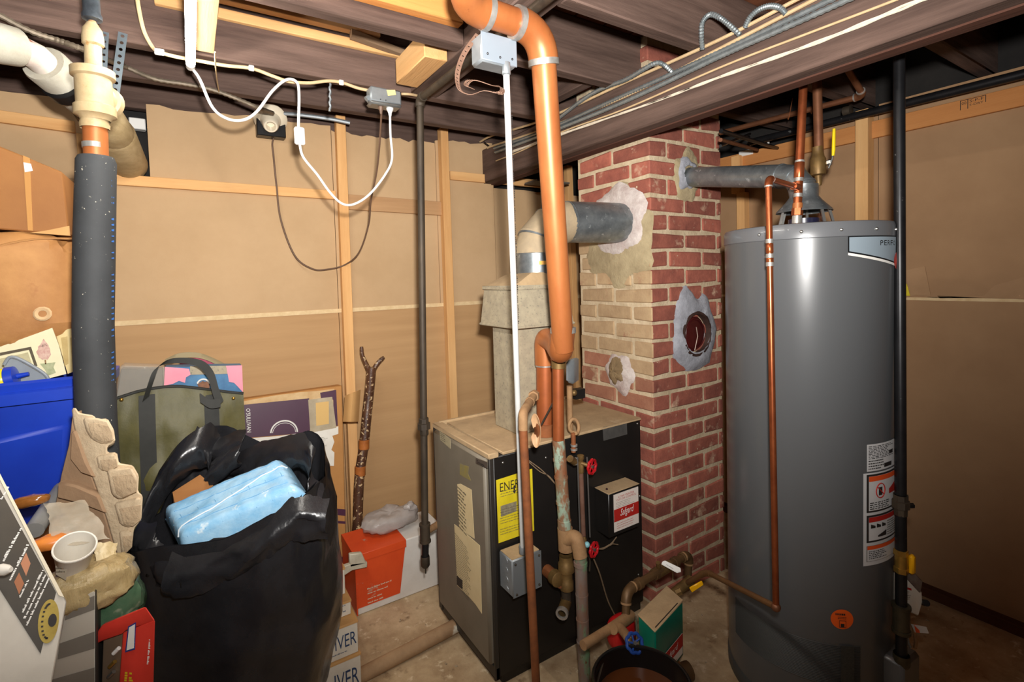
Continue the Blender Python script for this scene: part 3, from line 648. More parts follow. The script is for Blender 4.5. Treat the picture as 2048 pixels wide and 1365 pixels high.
for y in (1190, 1240, 1285): collar(eq, V((e2.x+.002, e2.y, at(1163, y, Y=e2.y).z)), (0, 0, 1), .0218, .006, m_verd2)
obj('check_valve', MB().lathe([(.019, 0), (.024, .004), (.024, .03), (.021, .034), (.021, .062), (.028, .066), (.028, .092), (.023, .098), (.023, .12)], V((c2.x, c2.y, at(1133, 1180, Y=EY).z)), n=14), m_brass, eq)
obj('nipple', MB().tube([at(1132, 1182, Y=EY), at(1133, 1205, Y=EY)], .017, 14), m_dirty, eq)
o1 = at(1132, 1205, Y=EY); o2 = at(1124, 1228, Y=EY-.035)
obj('street_elbow', MB().tube([o1+V((0, 0, .012)), o1, o2], [.018, .019, .019], 14, cap=False), m_brass, eq)
obj('open_end', MB().lathe([(.014, -.004), (.014, .004), (.021, .004), (.021, -.008)], o2, (o2-o1), 14), m_sold, eq)
obj('boiler_nipple', MB().tube([at(1122, 1165, Y=EY), at(1092, 1140, Y=by0+.005)], .021, 14), m_rust, eq)
collar(eq, at(1112, 1157, Y=EY+.012), at(1122, 1165, Y=EY)-at(1092, 1140, Y=by0), .025, .03, m_brass, 'union')
# rusty pipe at the front
RY = 1.17
r0 = at(1046, 850, Y=RY); r1 = at(1072, 1362, Y=RY); r1 = r0+(r1-r0)*((0-r0.z)/(r1.z-r0.z))
rp = thing('rusty_pipe', 'slim rust brown pipe with an elbow standing before the boiler corner', 'pipe', r1)
obj('pipe', MB().tube([r0, r1], .0122, 12), m_rust, rp)
r2 = at(1046, 826, Y=RY); r3 = at(1060, 804, Y=RY+.11); r4 = at(1068, 792, Y=RY+.15)
obj('elbow', MB().tube(bend([r0+V((0, 0, -.015)), r2, r3], .035, 6), .0135, 12), m_tanf, rp)
obj('nipple', MB().tube([r3, r4], .0125, 12), m_tanf, rp); collar(rp, r4, r4-r3, .0185, .02, m_tanf, 'union', hexa=True); collar(rp, r3, r4-r3, .0155, .012, m_tanf)
# flat round tan plate on the pipe top
dc = at(1071, 862, Y=RY+.05); dn = (CAM-dc).normalized()
u_ = V((0, 0, 1)); s_ = dn.cross(u_).normalized(); q = MB()
def eplate(u, v):
    a = R(35+300*u); r_ = (.024 if .2 < u < .75 else .012)+v*(.052-(.024 if .2 < u < .75 else .012)); p = dc+s_*(math.cos(a)*r_*.62)+u_*(math.sin(a)*r_*1.0)+dn*(.012*v*v)+V((.02*v*math.cos(a), 0, 0))
    return p
q.grid(eplate, 26, 3, th=.0012)
one('pipe_escutcheon', q, mat('tan_painted_plate', (206, 166, 124), (176, 136, 98), rough=.6, scale=10), 'loose round tan plate with cut-outs on the rusty pipe', 'pipe plate', dc)
one('loose_rod', MB().tube([at(1083, 850, Y=1.40), at(1108, 803, Y=1.36)], .0035, 8), m_dirty, 'short thin rod leaning between copper pipe and round plate', 'rod', at(1083, 850, Y=1.40))
# gauge siphon loop and pressure control box
GY = 1.36
sg = thing('gauge_siphon', 'small brown coiled siphon loop on a nipple at boiler top edge', 'siphon', at(1149, 908, Y=GY))
lcn = at(1150, 853, Y=GY)
obj('loop', MB().tube([lcn+V((.022*math.cos(t)*.75, .012*math.sin(t*.5), .0235*math.sin(t))) for t in [R(-110)+i*R(380)/24 for i in range(25)]], .0065, 10), m_tanf, sg)
obj('stem', MB().tube([lcn+V((-.008, 0, -.022)), at(1147, 905, Y=GY)], .0085, 10), m_rust, sg)
for y in (891, 899): collar(sg, at(1148, y, Y=GY), (0, 0, 1), .0125, .007, m_sold)
pk = at(1147, 742, Y=1.45)
pt = thing('pressure_control', 'small grey pressure control box behind the copper pipes by the bricks', 'control box', V((pk.x, 1.45, bz)))
obj('case', MB().hexa([at(1132, 766, Y=1.42), at(1150, 770, Y=1.42), at(1158, 764, Y=1.50), at(1140, 760, Y=1.50), at(1132, 722, Y=1.42), at(1150, 716, Y=1.42), at(1158, 714, Y=1.50), at(1140, 720, Y=1.50)], .008), m_steel, pt)
obj('stem', MB().tube([at(1139, 772, Y=1.44), V((at(1139, 800, Y=1.44).x, 1.44, bz))], .011, 10), m_tanf, pt)
obj('knob', MB().ball(at(1148, 786, Y=1.44), .012, 10), m_brass, pt)
obj('side_block', MB().box(at(1152, 800, Y=1.46), at(1160, 775, Y=1.49)), m_blk, pt)
# sight glass with red hand wheels
GX = 1.335
def wheel(root, c, d, r, m, spk=5):
    d = V(d).normalized(); u = d.orthogonal().normalized(); w_ = d.cross(u)
    wh_ = obj('handwheel', MB().tube([c+(u*math.cos(t)+w_*math.sin(t))*(r*(1+.06*math.cos(8*t))) for t in [i*2*math.pi/48 for i in range(48)]], r*.2, 8, closed=True), m, root)
    q = MB()
    for i in range(spk):
        t = i*2*math.pi/spk; q.tube([c+(u*math.cos(t)+w_*math.sin(t))*r*.12-d*r*.1, c+(u*math.cos(t)+w_*math.sin(t))*r*.95], r*.13, 6)
    obj('spokes', q, m, wh_); obj('hub_nut', MB().tube([c-d*r*.3, c+d*r*.25], r*.24, 6), m_screw, wh_)
    return wh_
g0 = at(1161, 918, Y=GX); g1 = at(1166, 1085, Y=GX)
sgl = thing('water_gauge_glass', 'boiler gauge glass between two red wheel valves on black casing', 'gauge glass', g1)
obj('glass_tube', MB().tube([at(1162, 945, Y=GX), at(1167, 1072, Y=GX)], .0085, 12), mat('brown_stained_glass', (120, 84, 70), (150, 116, 100), rough=.12, scale=12, trans=.35), sgl)
for xa, xb in ((1155, 1160), (1174, 1180)): obj('guard_rod', MB().tube([at(xa, 915, Y=GX-.012), at(xb, 1075, Y=GX-.012)], .0028, 8), mat('grey_rod', (128, 126, 124), rough=.35, metal=.7), sgl)
obj('top_valve', MB().lathe([(0, -.05), (.011, -.05), (.012, -.02), (.010, -.016), (.010, -.004), (.013, 0), (.013, .012), (.009, .014), (0, .014)], g0, n=8), m_brass, sgl)
obj('top_nipple', MB().tube([at(1140, 918, Y=EY+.01), at(1150, 925, Y=GX)], .0125, 12), m_brass, sgl); collar(sgl, at(1150, 924, Y=GX), (1, -.2, -.1), .0145, .01, m_sold, hexa=True)
obj('top_spindle', MB().tube([at(1160, 926, Y=GX), at(1180, 933, Y=GX-.03)], .007, 10), m_brass, sgl)
wheel(sgl, at(1184, 934, Y=GX-.035), (.25, -1, .0), .0235, m_redw)
obj('bottom_valve', MB().lathe([(0, -.02), (.011, -.02), (.012, .0), (.010, .02), (.006, .03), (0, .03)], at(1168, 1090, Y=GX), n=8), m_brass, sgl)
obj('bottom_nipple', MB().tube([at(1140, 1072, Y=EY+.01), at(1168, 1090, Y=GX)], .010, 10), m_brass, sgl)
obj('pale_blue_knob', MB().ball(at(1174, 1090, Y=GX-.02), .0105, 12), mat('pale_turquoise', (140, 196, 204), rough=.4), sgl)
wheel(sgl, at(1188, 1100, Y=GX-.04), (.25, -1, 0), .0235, m_redw)
obj('drain_tail', MB().tube(spline([at(1178, 1110, Y=GX), at(1180, 1125, Y=GX), at(1179, 1143, Y=GX)]), .003, 6), m_dirty, sgl)
# loose wires on boiler side
m_wire = mat('dirty_cloth_wire', (150, 126, 98), (112, 92, 72), rough=.8, scale=60)
def cable(name, pts, r, m, label, cat, n=8, group=None, sm=8, flat=1.0):
    pts = [V(p) for p in pts]; o = one(name, MB().tube(spline(pts, sm), r, n, flat=flat), m, label, cat, pts[-1], group); return o
cable('low_voltage_wire', [at(1186, 1115, Y=1.33), at(1200, 1150, Y=1.35), at(1215, 1200, Y=1.38), at(1230, 1232, Y=1.39)], .0028, m_wire, 'thin beige wire hanging below lower red handwheel', 'wire')
tw = thing('twisted_wires', 'bundle of twisted bare-ended wires right of lower red handwheel', 'wire', at(1196, 1095, Y=1.37))
for k, e in enumerate(((1233, 1075), (1236, 1090), (1228, 1082))): obj('strand', MB().tube(spline([at(1190, 1096+k*2, Y=1.36), at(1205, 1099-k, Y=1.37), at(1222, 1088+k, Y=1.37), at(*e, Y=1.375)], 6), .0022, 6), m_wire, tw)
tw = thing('thermocouple_wires', 'thin twisted wires running down the black boiler side behind rusty pipe', 'wire', at(1062, 928, Y=1.40))
for k in range(2): obj('strand', MB().tube(spline([at(1058, 922+k*3, Y=1.395), at(1080, 938+k*6, Y=1.395), at(1098, 955-k*2, Y=1.395), at(1116, 975, Y=1.395)], 6), .0018, 6), m_wire, tw)
# black control box
kY = 1.335
kb = thing('low_water_control', 'small black control box with red and white label on boiler side', 'control box', at(1215, 1080, Y=by0))
pa = at(1217, 990, Y=kY); pb_ = at(1275, 969, Y=kY); zb_ = at(1219, 1078, Y=kY).z; zt_ = pa.z; x0_, x1_ = pa.x, at(1277, 1000, Y=kY).x
obj('case', MB().box((x0_, kY, zb_), (x1_, by0-.002, zt_), .003), m_blk, kb)
obj('lid', MB().box((x0_-.002, kY-.003, zt_), (x1_+.004, by0-.002, zt_+.003), .001), m_dust, kb)
obj('lid_screw', MB().ball(V((x0_+.02, kY+.03, zt_+.005)), .0045, 8), mat('dark_screw', (60, 30, 30), rough=.4, metal=.5), kb)
lx0 = at(1227, 1000, Y=kY).x; lx1 = x1_-.002; lz0 = zb_+.016; lz1 = zt_-.008; W_ = lx1-lx0; Hh = lz1-lz0
lab = obj('label', MB().box((lx0, kY-.0015, lz0), (lx1, kY+.001, lz1)), mat('control_label_white', (226, 214, 204), rough=.5), kb)
obj('red_band', MB().box((lx0, kY-.0022, lz0+Hh*.27), (lx1, kY-.001, lz0+Hh*.60)), m_rd, lab)
text('Safgard', V((lx0+W_*.24, kY-.0024, lz0+Hh*.33)), (1, 0, 0), (0, 0, 1), Hh*.24, m_white, lab, shear=.3, wide=W_*.55)
text('LOW WATER', V((lx0+W_*.18, kY-.0017, lz0+Hh*.88)), (1, 0, 0), (0, 0, 1), Hh*.055, m_rd, lab, wide=W_*.64)
text('CUT-OFF CONTROL', V((lx0+W_*.1, kY-.0017, lz0+Hh*.81)), (1, 0, 0), (0, 0, 1), Hh*.05, m_rd, lab, wide=W_*.8)
printlines(V((lx0+W_*.08, kY-.0015, lz0+Hh*.62)), (1, 0, 0), (0, 0, 1), W_*.85, Hh*.17, 4, m_ink2, lab, seed=3, lh=.3); printlines(V((lx0+W_*.1, kY-.0015, lz0+Hh*.06)), (1, 0, 0), (0, 0, 1), W_*.8, Hh*.18, 3, m_rd, lab, seed=6, lh=.3)
# conduit with junction box (top) and switch box (bottom)
KY = 1.25
KT = 1.10; j0 = at(1012, 128, Y=KT); s0 = at(1046, 1106, Y=KY+.07)
cn = thing('electrical_conduit', 'white painted conduit running from ceiling box down to grey switch box', 'conduit', s0)
obj('tube', MB().tube([j0, s0], .0085, 12), mat('white_conduit_paint', (216, 218, 216), (196, 198, 196), rough=.35, metal=.2, scale=8), cn)
printlines(j0+(s0-j0)*.05+V((.004, -.0086, 0)), (s0-j0).normalized(), V((1, 0, 0)), .9, .006, 1, m_ink, cn, seed=8, off=.0004, name='conduit_print')
collar(cn, j0+V((0, 0, -.012)), (0, 0, 1), .0115, .03, m_steel, 'connector'); collar(cn, s0+V((0, 0, .012)), (0, 0, 1), .0125, .03, m_steel, 'connector')
ja, jb_ = at(961, 112, Y=KT), at(1031, 132, Y=KT); jt = at(961, 64, Y=KT); _k = KY; KY = KT
jx = thing('ceiling_junction_box', 'square light grey junction box under the ceiling left of copper riser', 'junction box', j0)
obj('case', MB().box((ja.x, KY-.005, ja.z-.012), (jb_.x, KY+.05, jt.z), .006), m_steel, jx)
jl = obj('cover', MB().box((ja.x-.001, KY-.008, ja.z-.010), (jb_.x+.001, KY-.004, jt.z+.001), .004), mat('pale_grey_cover', (140, 150, 160), rough=.4, metal=.2), jx)
for sx, sz in ((.15, .1), (.85, .12), (.5, .07)): obj('cover_screw', MB().ball(V((ja.x+(jb_.x-ja.x)*sx, KY-.009, ja.z+(jt.z-ja.z)*sz)), .003, 6), m_bpipe, jl)
KY = _k
sx = thing('switch_box', 'square grey steel switch box on the black boiler side', 'switch box', at(1040, 1190, Y=by0))
sy0 = 1.325
sa = at(1026, 1196, Y=sy0); sb = at(1081, 1100, Y=sy0); sbx = sb.x; zlo = at(1028, 1197, Y=sy0).z; zhi = at(1028, 1122, Y=sy0).z
obj('case', MB().box((sa.x, sy0, zlo), (sbx, by0-.005, zhi), .004), m_steel, sx)
obj('dusty_top', MB().box((sa.x+.003, sy0+.004, zhi), (sbx-.003, by0-.01, zhi+.002)), m_dust, sx)
obj('cover', MB().box((sa.x-.001, sy0-.004, zlo-.001), (sbx+.001, sy0, zhi+.001), .004), mat('switch_cover_grey', (120, 124, 126), rough=.45, metal=.3), sx)
for k in range(4): obj('knockout', MB().lathe([(0, .0012), (.009, .0012), (.0095, 0)], V((sa.x, sy0+.035, zlo+.014+k*(zhi-zlo-.028)/3)), (-1, 0, 0), 14), m_steel, sx)
for x_, z_ in ((sa.x+.01, zhi-.012), (sbx-.01, zhi-.012), (sa.x+.012, zlo+.01), (sbx-.012, zlo+.012)): obj('cover_screw', MB().ball(V((x_, sy0-.005, z_)), .004, 8), m_dirty, sx)
# ---------------------------------------------------------------- dark gas pipe by the back wall
gY = 1.80
ga = at(840, 203, Y=gY); gb = at(850, 1065, Y=gY); ge = at(851, 1135, Y=gY); gz = at(840, 198, Y=gY)
gp = thing('dark_gas_pipe', 'dark iron gas pipe from the ceiling down beside the boiler to a capped drip leg', 'pipe', ge)
run(gp, [V((ga.x+.03, .2, gz.z+.01)), V((ga.x, gY, gz.z)), gb], .0135, m_dirty, er=1.35, ebend=.03, names=('pipe', 'elbow', 'joint'))
obj('tee', MB().tube([gb+V((0, 0, .03)), gb+V((0, 0, -.035))], .0195, 14), m_dirty, gp)
for z in (.03, -.035): collar(gp, gb+V((0, 0, z)), (0, 0, 1), .022, .01, m_dirty, 'tee_bead')
obj('drip_leg', MB().tube([gb+V((0, 0, -.03)), ge+V((0, 0, .03))], .0135, 12), m_bpipe, gp)
obj('end_cap', MB().lathe([(.0165, .045), (.0175, .04), (.0175, .008), (.012, .0), (0, 0)], ge, n=14), m_dirty, gp); obj('drip', MB().tube([ge, ge+V((0, 0, -.025))], .003, 6), m_dirty, gp)
gq = V((bx0+.09, by1+.04, gb.z-.02))
obj('branch', MB().tube([gb, gq], .0135, 12), m_tanf, gp)
uz = at(848, 853, Y=gY); obj('union', MB().lathe([(.016, -.035), (.018, -.03), (.018, -.012), (.026, -.010), (.026, .012), (.020, .014), (.020, .03), (.016, .033)], uz, n=8), m_dirty, gp)
hk = at(955, 127, Z=gz.z); obj('hook_strap', MB().tube(spline([V((ga.x-.002, 1.30, gz.z+.05)), V((ga.x-.012, 1.30, gz.z+.01)), V((ga.x+.012, 1.30, gz.z-.02)), V((ga.x+.038, 1.3, gz.z))], 6), .004, 6), m_steel, gp)
# ---------------------------------------------------------------- heater plumbing
cpz = at(1592, 446, D=1.62)
hp = thing('hot_water_pipe', 'bright copper pipe rising from water heater with a small side branch', 'pipe', V((1.66, .82, hzt)))
A_ = at(1593, 440, D=1.58); A_.z = hzt; B_ = at(1607, 165, D=1.58); tee = at(1595, 391, D=1.575)
tdir = (B_-A_).normalized()
obj('pipe', MB().tube([A_+tdir*.02, A_+tdir*.7], .0125, 14), m_copb, hp)
obj('steel_nipple', MB().tube([A_, A_+tdir*.035], .014, 14), m_sold, hp); collar(hp, A_+tdir*.048, tdir, .0165, .024, m_copb, 'adapter', hexa=True); collar(hp, A_+tdir*.066, tdir, .0145, .02, m_cop, 'fitting')
for s in (.15, .205, .10): collar(hp, A_+tdir*s, tdir, .0138, .012, m_sold, 'solder_joint')
collar(hp, A_+tdir*.18, tdir, .0145, .05, m_copb, 'coupling')
b1 = at(1537, 389, D=1.41); rb = .0085
tp_ = A_+tdir*.125
pts_rl = [tp_, V((b1.x, b1.y, tp_.z)), at(1533, 560, D=1.46), at(1541, 920, D=1.42), at(1552, 1215, D=1.37), at(1412, 1144, D=1.70), at(1375, 1166, D=1.76)]
obj('tee_branch', MB().tube([tp_, tp_+(pts_rl[1]-tp_).normalized()*.05], .0115, 12), m_copb, hp)
run(hp, pts_rl[:2]+[pts_rl[4]], rb, m_copb, er=1.25, ebend=.022, ring=m_sold)
dd = (pts_rl[4]-pts_rl[1]).normalized()
lr = (pts_rl[4]-pts_rl[1]).length
for s in (.15, .185, .205): collar(hp, pts_rl[1]+dd*lr*s, dd, rb*1.25, .012, m_sold, 'solder_joint')
for s in (.167, .195): collar(hp, pts_rl[1]+dd*lr*s, dd, rb*1.18, .025, m_copb, 'coupling')
run(hp, [pts_rl[4], pts_rl[5], pts_rl[6]], rb, mat('dull_brown_copper', (128, 92, 56), (104, 72, 44), rough=.5, metal=.4, scale=12), er=1.25, ebend=.03)
obj('bottom_elbow', MB().ball(pts_rl[4], rb*1.5, 10), m_copd, hp)
cp = thing('cold_water_pipe', 'dull copper pipe with a yellow lever valve behind water heater hood', 'pipe', V((1.78, .90, hzt)))
A2 = at(1641, 420, D=1.82); B2 = at(1634, 165, D=1.82); t2 = (B2-A2).normalized(); L2 = (B2-A2).length
A2z = A2-t2*((A2.z-hzt)/t2.z)
obj('pipe', MB().tube([A2z, A2+t2*.05*L2], .0095, 12), m_copd, cp); obj('pipe', MB().tube([A2+t2*L2*.45, A2+t2*L2*1.35], .0155, 14), m_copd, cp)
vb = at(1636, 330, D=1.82)
obj('valve_body', MB().lathe([(.010, -.075), (.012, -.05), (.012, -.04), (.0245, -.036), (.026, -.03), (.026, .02), (.021, .03), (.018, .05), (.018, .065)], vb, t2, 12), m_brass, cp)
obj('valve_stem', MB().tube([vb, at(1660, 325, D=1.80)], .009, 10), m_brass, cp); obj('stem_nut', MB().tube([at(1655, 326, D=1.80), at(1663, 324, D=1.79)], .011, 6), m_screw, cp)
obj('lever', MB().tube([at(1657, 337, D=1.79), at(1664, 320, D=1.785), at(1666, 308, D=1.785)], .003, 8), m_screw, cp)
obj('lever_grip', MB().tube([at(1666, 312, D=1.785), at(1667, 300, D=1.785), at(1668, 258, D=1.785)], [.0045, .006, .005], 10), mat('yellow_vinyl', (236, 208, 20), rough=.4), cp)
# black gas pipe in front of heater
bp0 = V((1.722, .600, 0)); 
def onp(y): return at(1797+(y-130)*.005, y, D=1.455)
bt = onp(60); gtop = V((bt.x, bt.y, CEIL)); 
bg = thing('heater_gas_pipe', 'black iron gas pipe with yellow shut-off in front of the water heater', 'pipe', V((onp(1330).x, onp(1330).y, 0)))
obj('pipe', MB().tube([V((bt.x, bt.y, CEIL-.01)), onp(990)], .0145, 16), m_bpipe, bg)
dwn = V((0, 0, 1))
obj('union', MB().lathe([(.017, -.03), (.0175, -.01), (.023, -.008), (.023, .012), (.019, .014), (.019, .03)], onp(1010), dwn, 8), m_dirty, bg)
obj('union_bolt', MB().tube([onp(1012)+cr*.02, onp(1012)+cr*.036], .008, 6), m_bpipe, bg)
obj('nipple', MB().tube([onp(1020), onp(1100)], .0145, 14), m_bpipe, bg)
for y in (1105, 1140): collar(bg, onp(y), dwn, .018, .016, m_brassy, 'hex_end', hexa=True)
obj('cock_body', MB().tube([onp(1100), onp(1145)], .0155, 14), m_brassy, bg)
yh = onp(1130)+cr*.027-cf*.005
obj('yellow_handle', MB().box(yh+V((-.010, -.008, -.024)), yh+V((.010, .008, .032)), .005), mat('yellow_handle_plastic', (240, 176, 10), rough=.35), bg)
obj('nipple', MB().tube([onp(1145), onp(1215)], .0145, 14), m_bpipe, bg)
obj('tee', MB().tube([onp(1213), onp(1262)], .021, 14), mat('olive_iron_fitting', (82, 76, 58), (62, 56, 44), rough=.4, metal=.5, scale=20), bg)
for y in (1213, 1262): collar(bg, onp(y), dwn, .024, .010, MT['olive_iron_fitting'], 'tee_bead')
obj('drip_leg', MB().tube([onp(1262), onp(1315)], .0145, 14), m_bpipe, bg)
obj('end_cap', MB().lathe([(.020, .02), (.021, .015), (.0205, -.01), (.013, -.022), (0, -.023)], onp(1322), dwn, 14), MT['olive_iron_fitting'], bg)
# gas control valve and burner cover of the heater
fd = V((-.10, -1, 0)).normalized(); fs_ = V((1, -.10, 0)).normalized()
gv = thing('gas_control_valve', 'white plastic gas control on water heater beside the gas pipe', 'gas valve', at(1825, 1225, D=1.50))
v1 = [at(1810, 1150, D=1.47), at(1845, 1185, D=1.47), at(1846, 1205, D=1.47), at(1838, 1234, D=1.47), at(1812, 1222, D=1.47)]
gn = V((.25, .9, 0))*.06
obj('case', MB().prism(v1, gn, .003), mat('off_white_plastic', (214, 208, 196), rough=.4), gv)
obj('display_face', MB().prism([at(1823, 1139, D=1.465), at(1846, 1164, D=1.465), at(1842, 1188, D=1.465), at(1816, 1160, D=1.465)], gn*.7, .002), mat('grey_display_face', (120, 110, 100), (90, 74, 70), rough=.3, scale=40), gv)
obj('red_stripe', MB().prism([at(1809, 1174, D=1.466), at(1823, 1178, D=1.466), at(1823, 1182, D=1.466), at(1809, 1178, D=1.466)], gn*.01), m_rd, gv)
printlines(at(1809, 1200, D=1.465), cr, cu, .02, .026, 5, m_ink2, gv, seed=7)
obj('black_knob', MB().tube([at(1847, 1206, D=1.48), at(1853, 1207, D=1.46)], .009, 12), m_bpipe, gv)
obj('bracket', MB().prism([at(1806, 1205, D=1.468), at(1817, 1208, D=1.468), at(1817, 1226, D=1.468), at(1806, 1222, D=1.468)], gn*.1), m_steel, gv)
tg = thing('valve_tag', 'small white and orange warning tag below the gas control', 'tag', at(1830, 1265, D=1.46))
obj('tag_card', MB().prism([at(1822, 1249, D=1.46), at(1853, 1255, D=1.45), at(1858, 1268, D=1.45), at(1830, 1266, D=1.46)], cf*.001), m_lab, tg)
obj('orange_stripe', MB().prism([at(1828, 1249.5, D=1.458), at(1836, 1251, D=1.456), at(1840, 1267, D=1.456), at(1832, 1266, D=1.458)], cf*.0005), m_or, tg)
obj('wire_loop', MB().tube(spline([at(1812, 1245, D=1.46), at(1813, 1265, D=1.455), at(1816, 1285, D=1.455), at(1821, 1295, D=1.455)], 6), .004, 8), m_steel, tg)
obj('bracket', MB().tube([at(1826, 1252, D=1.47), at(1832, 1285, D=1.47), at(1830, 1297, D=1.47)], .005, 8), m_tanf, tg)
dcv = at(1826, 1330, D=1.49); cv0 = cang(1790, 1330)[0]
obj('burner_cover', MB().box(V((dcv.x-.09, dcv.y-.012, .05)), V((dcv.x+.014, dcv.y+.09, at(1826, 1300, D=1.49).z)), .01, rz=R(-4)), m_heat, wh)
# ---------------------------------------------------------------- pipes along the right wall top
PXX = 2.44
bh0 = at(2048, 148, X=PXX); bh1 = at(1500, 285, X=PXX)
hb_ = thing('black_ceiling_pipe', 'long black iron pipe running along the top of the right wall', 'pipe', bh0)
hd_ = (bh0-bh1).normalized()
obj('pipe', MB().tube([bh1, bh0+hd_*1.2], .017, 14), m_bpipe, hb_); collar(hb_, at(1695, 222, X=PXX), hd_, .021, .03, m_dirty)
cpX = 2.30
w0 = at(1440, 266, X=cpX); w1 = at(1727, 191, X=cpX)
wp = thing('brown_ceiling_pipe', 'brown copper pipe with end elbow below dark joists behind the beam', 'pipe', w1)
run(wp, [w0, w1, w1+V((-.25, -.02, .10))], .012, m_copd, er=1.3, ebend=.03, ring=m_sold)
for k in range(3): obj('wire_hook', MB().tube(spline([w1+(w0-w1).normalized()*(.18+.05*k)+V((0, 0, .07)), w1+(w0-w1).normalized()*(.185+.05*k)+V((-.015, 0, 0)), w1+(w0-w1).normalized()*(.19+.05*k)+V((0, .01, -.02)), w1+(w0-w1).normalized()*(.2+.05*k)+V((.014, .01, .01))], 5), .0015, 5), m_rust, wp)
for nm, p, q_, r_, m_, lb in (('dark_pipe', (1442, 262), (1556, 297), .009, m_bpipe, 'upper dark thin pipe running behind chimney corner to right wall'), ('dark_pipe', (1441, 280), (1515, 300), .008, m_copd, 'lower brown thin pipe poking out behind chimney corner'), ('dark_pipe', (1441, 292), (1500, 268), .006, m_bpipe, 'thinnest dark pipe crossing behind the chimney corner')):
    a_, b_ = at(*p, D=2.0), at(*q_, X=RW-.01 if r_ == .009 else 2.40); one(nm, MB().tube([a_, b_], r_, 10), m_, lb, 'pipe', b_)
one('white_sleeve', MB().box(at(1487, 312, X=RW-.03)+V((0, -.05, 0)), at(1487, 312, X=RW-.03)+V((.025, .03, .03)), .004).tube([at(1537, 270, X=RW-.01), at(1536, 302, X=RW-.01)], .006, 8), m_white, 'white plastic scrap at the ragged top edge of right wall', 'plastic scrap', at(1487, 312, X=RW-.03))
# ---------------------------------------------------------------- LED tube, cords, boxes
lz = 2.07
l0 = at(381, 134, Z=lz); l1 = V((l0.x+.002, l0.y-1.25, lz))
led = thing('led_tube_light', 'glowing white LED tube under the ceiling joists with a white cord', 'light', l0)
dq = MB(); ang = [R(180+i*18) for i in range(11)]
dq.grid(lambda u, v: V((l0.x+math.cos(R(172+196*u))*.0125, l0.y-.03+(l1.y-l0.y+.03)*v, lz+math.sin(R(172+196*u))*.0125)), 12, 1)
obj('diffuser', dq, mat('led_glow', (255, 250, 240), emit=110), led)
obj('end_cap', MB().tube([l0, l0+V((0, -.03, 0))], .0125, 14), mat('white_plastic', (240, 240, 236), rough=.4), led)
obj('end_cap', MB().tube([l1, l1+V((0, -.03, 0))], .0125, 14), MT['white_plastic'], led)
obj('housing', MB().box((l0.x-.0125, l1.y, lz+.0015), (l0.x+.0125, l0.y-.002, lz+.02), .003), MT['white_plastic'], led)
f0 = at(428, 106, Z=2.10)
one('plywood_strip', MB().box((l0.x-.012, l1.y-.3, 2.098), (f0.x, f0.y, 2.109), .001), wood('plywood_y', (160, 126, 90), (138, 106, 74), 'y'), 'tan plywood board above the glowing LED tube', 'board', f0)
m_wc = mat('white_cord_vinyl', (236, 236, 232), rough=.4)
bxY = 1.84
wcd = thing('white_power_cord', 'white power cord with inline switch looping from LED tube to outlet box', 'cord', at(700, 412, Y=1.72))
wp1 = [(383, 135), (400, 160), (425, 215), (455, 238), (488, 240), (515, 222), (545, 182), (572, 160), (592, 163), (598, 185), (597, 255)]
wpts = [at(x, y, Y=l0.y+(1.80-l0.y)*i/10) for i, (x, y) in enumerate(wp1)]
obj('cord', MB().tube(spline(wpts, 8), .0045, 10), m_wc, wcd)
wp2 = [(599, 288), (607, 315), (635, 350), (660, 385), (685, 408), (710, 408), (740, 388), (770, 350), (784, 318), (781, 270), (780, 232)]
obj('cord', MB().tube(spline([at(x, y, Y=1.80+.035*i/10) for i, (x, y) in enumerate(wp2)], 8), .0042, 10), m_wc, wcd)
s1 = at(597, 255, Y=1.80); s2 = at(599, 290, Y=1.80)
obj('inline_switch', MB().box((s1.x-.014, 1.79, s2.z), (s1.x+.018, 1.808, s1.z), .004), m_wc, wcd)
pz = at(780, 226, Y=1.835)
obj('plug', MB().lathe([(.005, -.012), (.007, 0), (.013, .012), (.014, .028), (.011, .034), (0, .034)], pz, n=10), m_wc, wcd)
ob = thing('outlet_box', 'small grey steel outlet box with two plugs under the joist', 'outlet box', at(770, 205, Y=bxY))
o0 = at(737, 207, Y=bxY-.02); o1 = at(804, 212, Y=bxY-.02); ot = at(740, 170, Y=bxY-.02)
obj('case', MB().box((o0.x+.008, bxY-.02, o0.z+.012), (o1.x, bxY+.03, ot.z), .006), m_steel, ob)
obj('face_plate', MB().box((o0.x+.006, bxY-.03, o0.z), (o1.x-.004, bxY+.03, o0.z+.013), .006), mat('worn_steel_plate', (156, 158, 156), (130, 132, 132), rough=.35, metal=.7, scale=20), ob)
obj('yellow_sticker', decal([(773, 180), (790, 180), (792, 190), (776, 192)], .001, Y=bxY-.0215), mat('pale_yellow_sticker', (232, 206, 140), rough=.8), ob)
obj('clamp', MB().tube([V((o0.x-.002, bxY, o0.z+.02)), V((o0.x+.01, bxY, o0.z+.03))], .010, 8), m_steel, ob)
for dx in (.045, .065): obj('cover_screw', MB().ball(V((o0.x+dx, bxY-.021, o0.z+.022)), .002, 6), m_bpipe, ob)
m_bc = mat('brown_cord_vinyl', (112, 86, 68), (96, 72, 56), rough=.55, scale=20)
bcd = thing('brown_lamp_cord', 'thin brown cord looping down the wall from outlet box to lampholder', 'cord', at(640, 540, Y=2.40))
bp_ = [(763, 226), (759, 290), (753, 345), (742, 400), (737, 450), (718, 505), (690, 530), (655, 539), (625, 538), (590, 512), (562, 440), (553, 370), (547, 310), (545, 285), (552, 268)]
obj('cord', MB().tube(spline([at(x, y, Y=1.835+min(1, i/6)*.62) for i, (x, y) in enumerate(bp_)], 7), .0036, 8), m_bc, bcd)
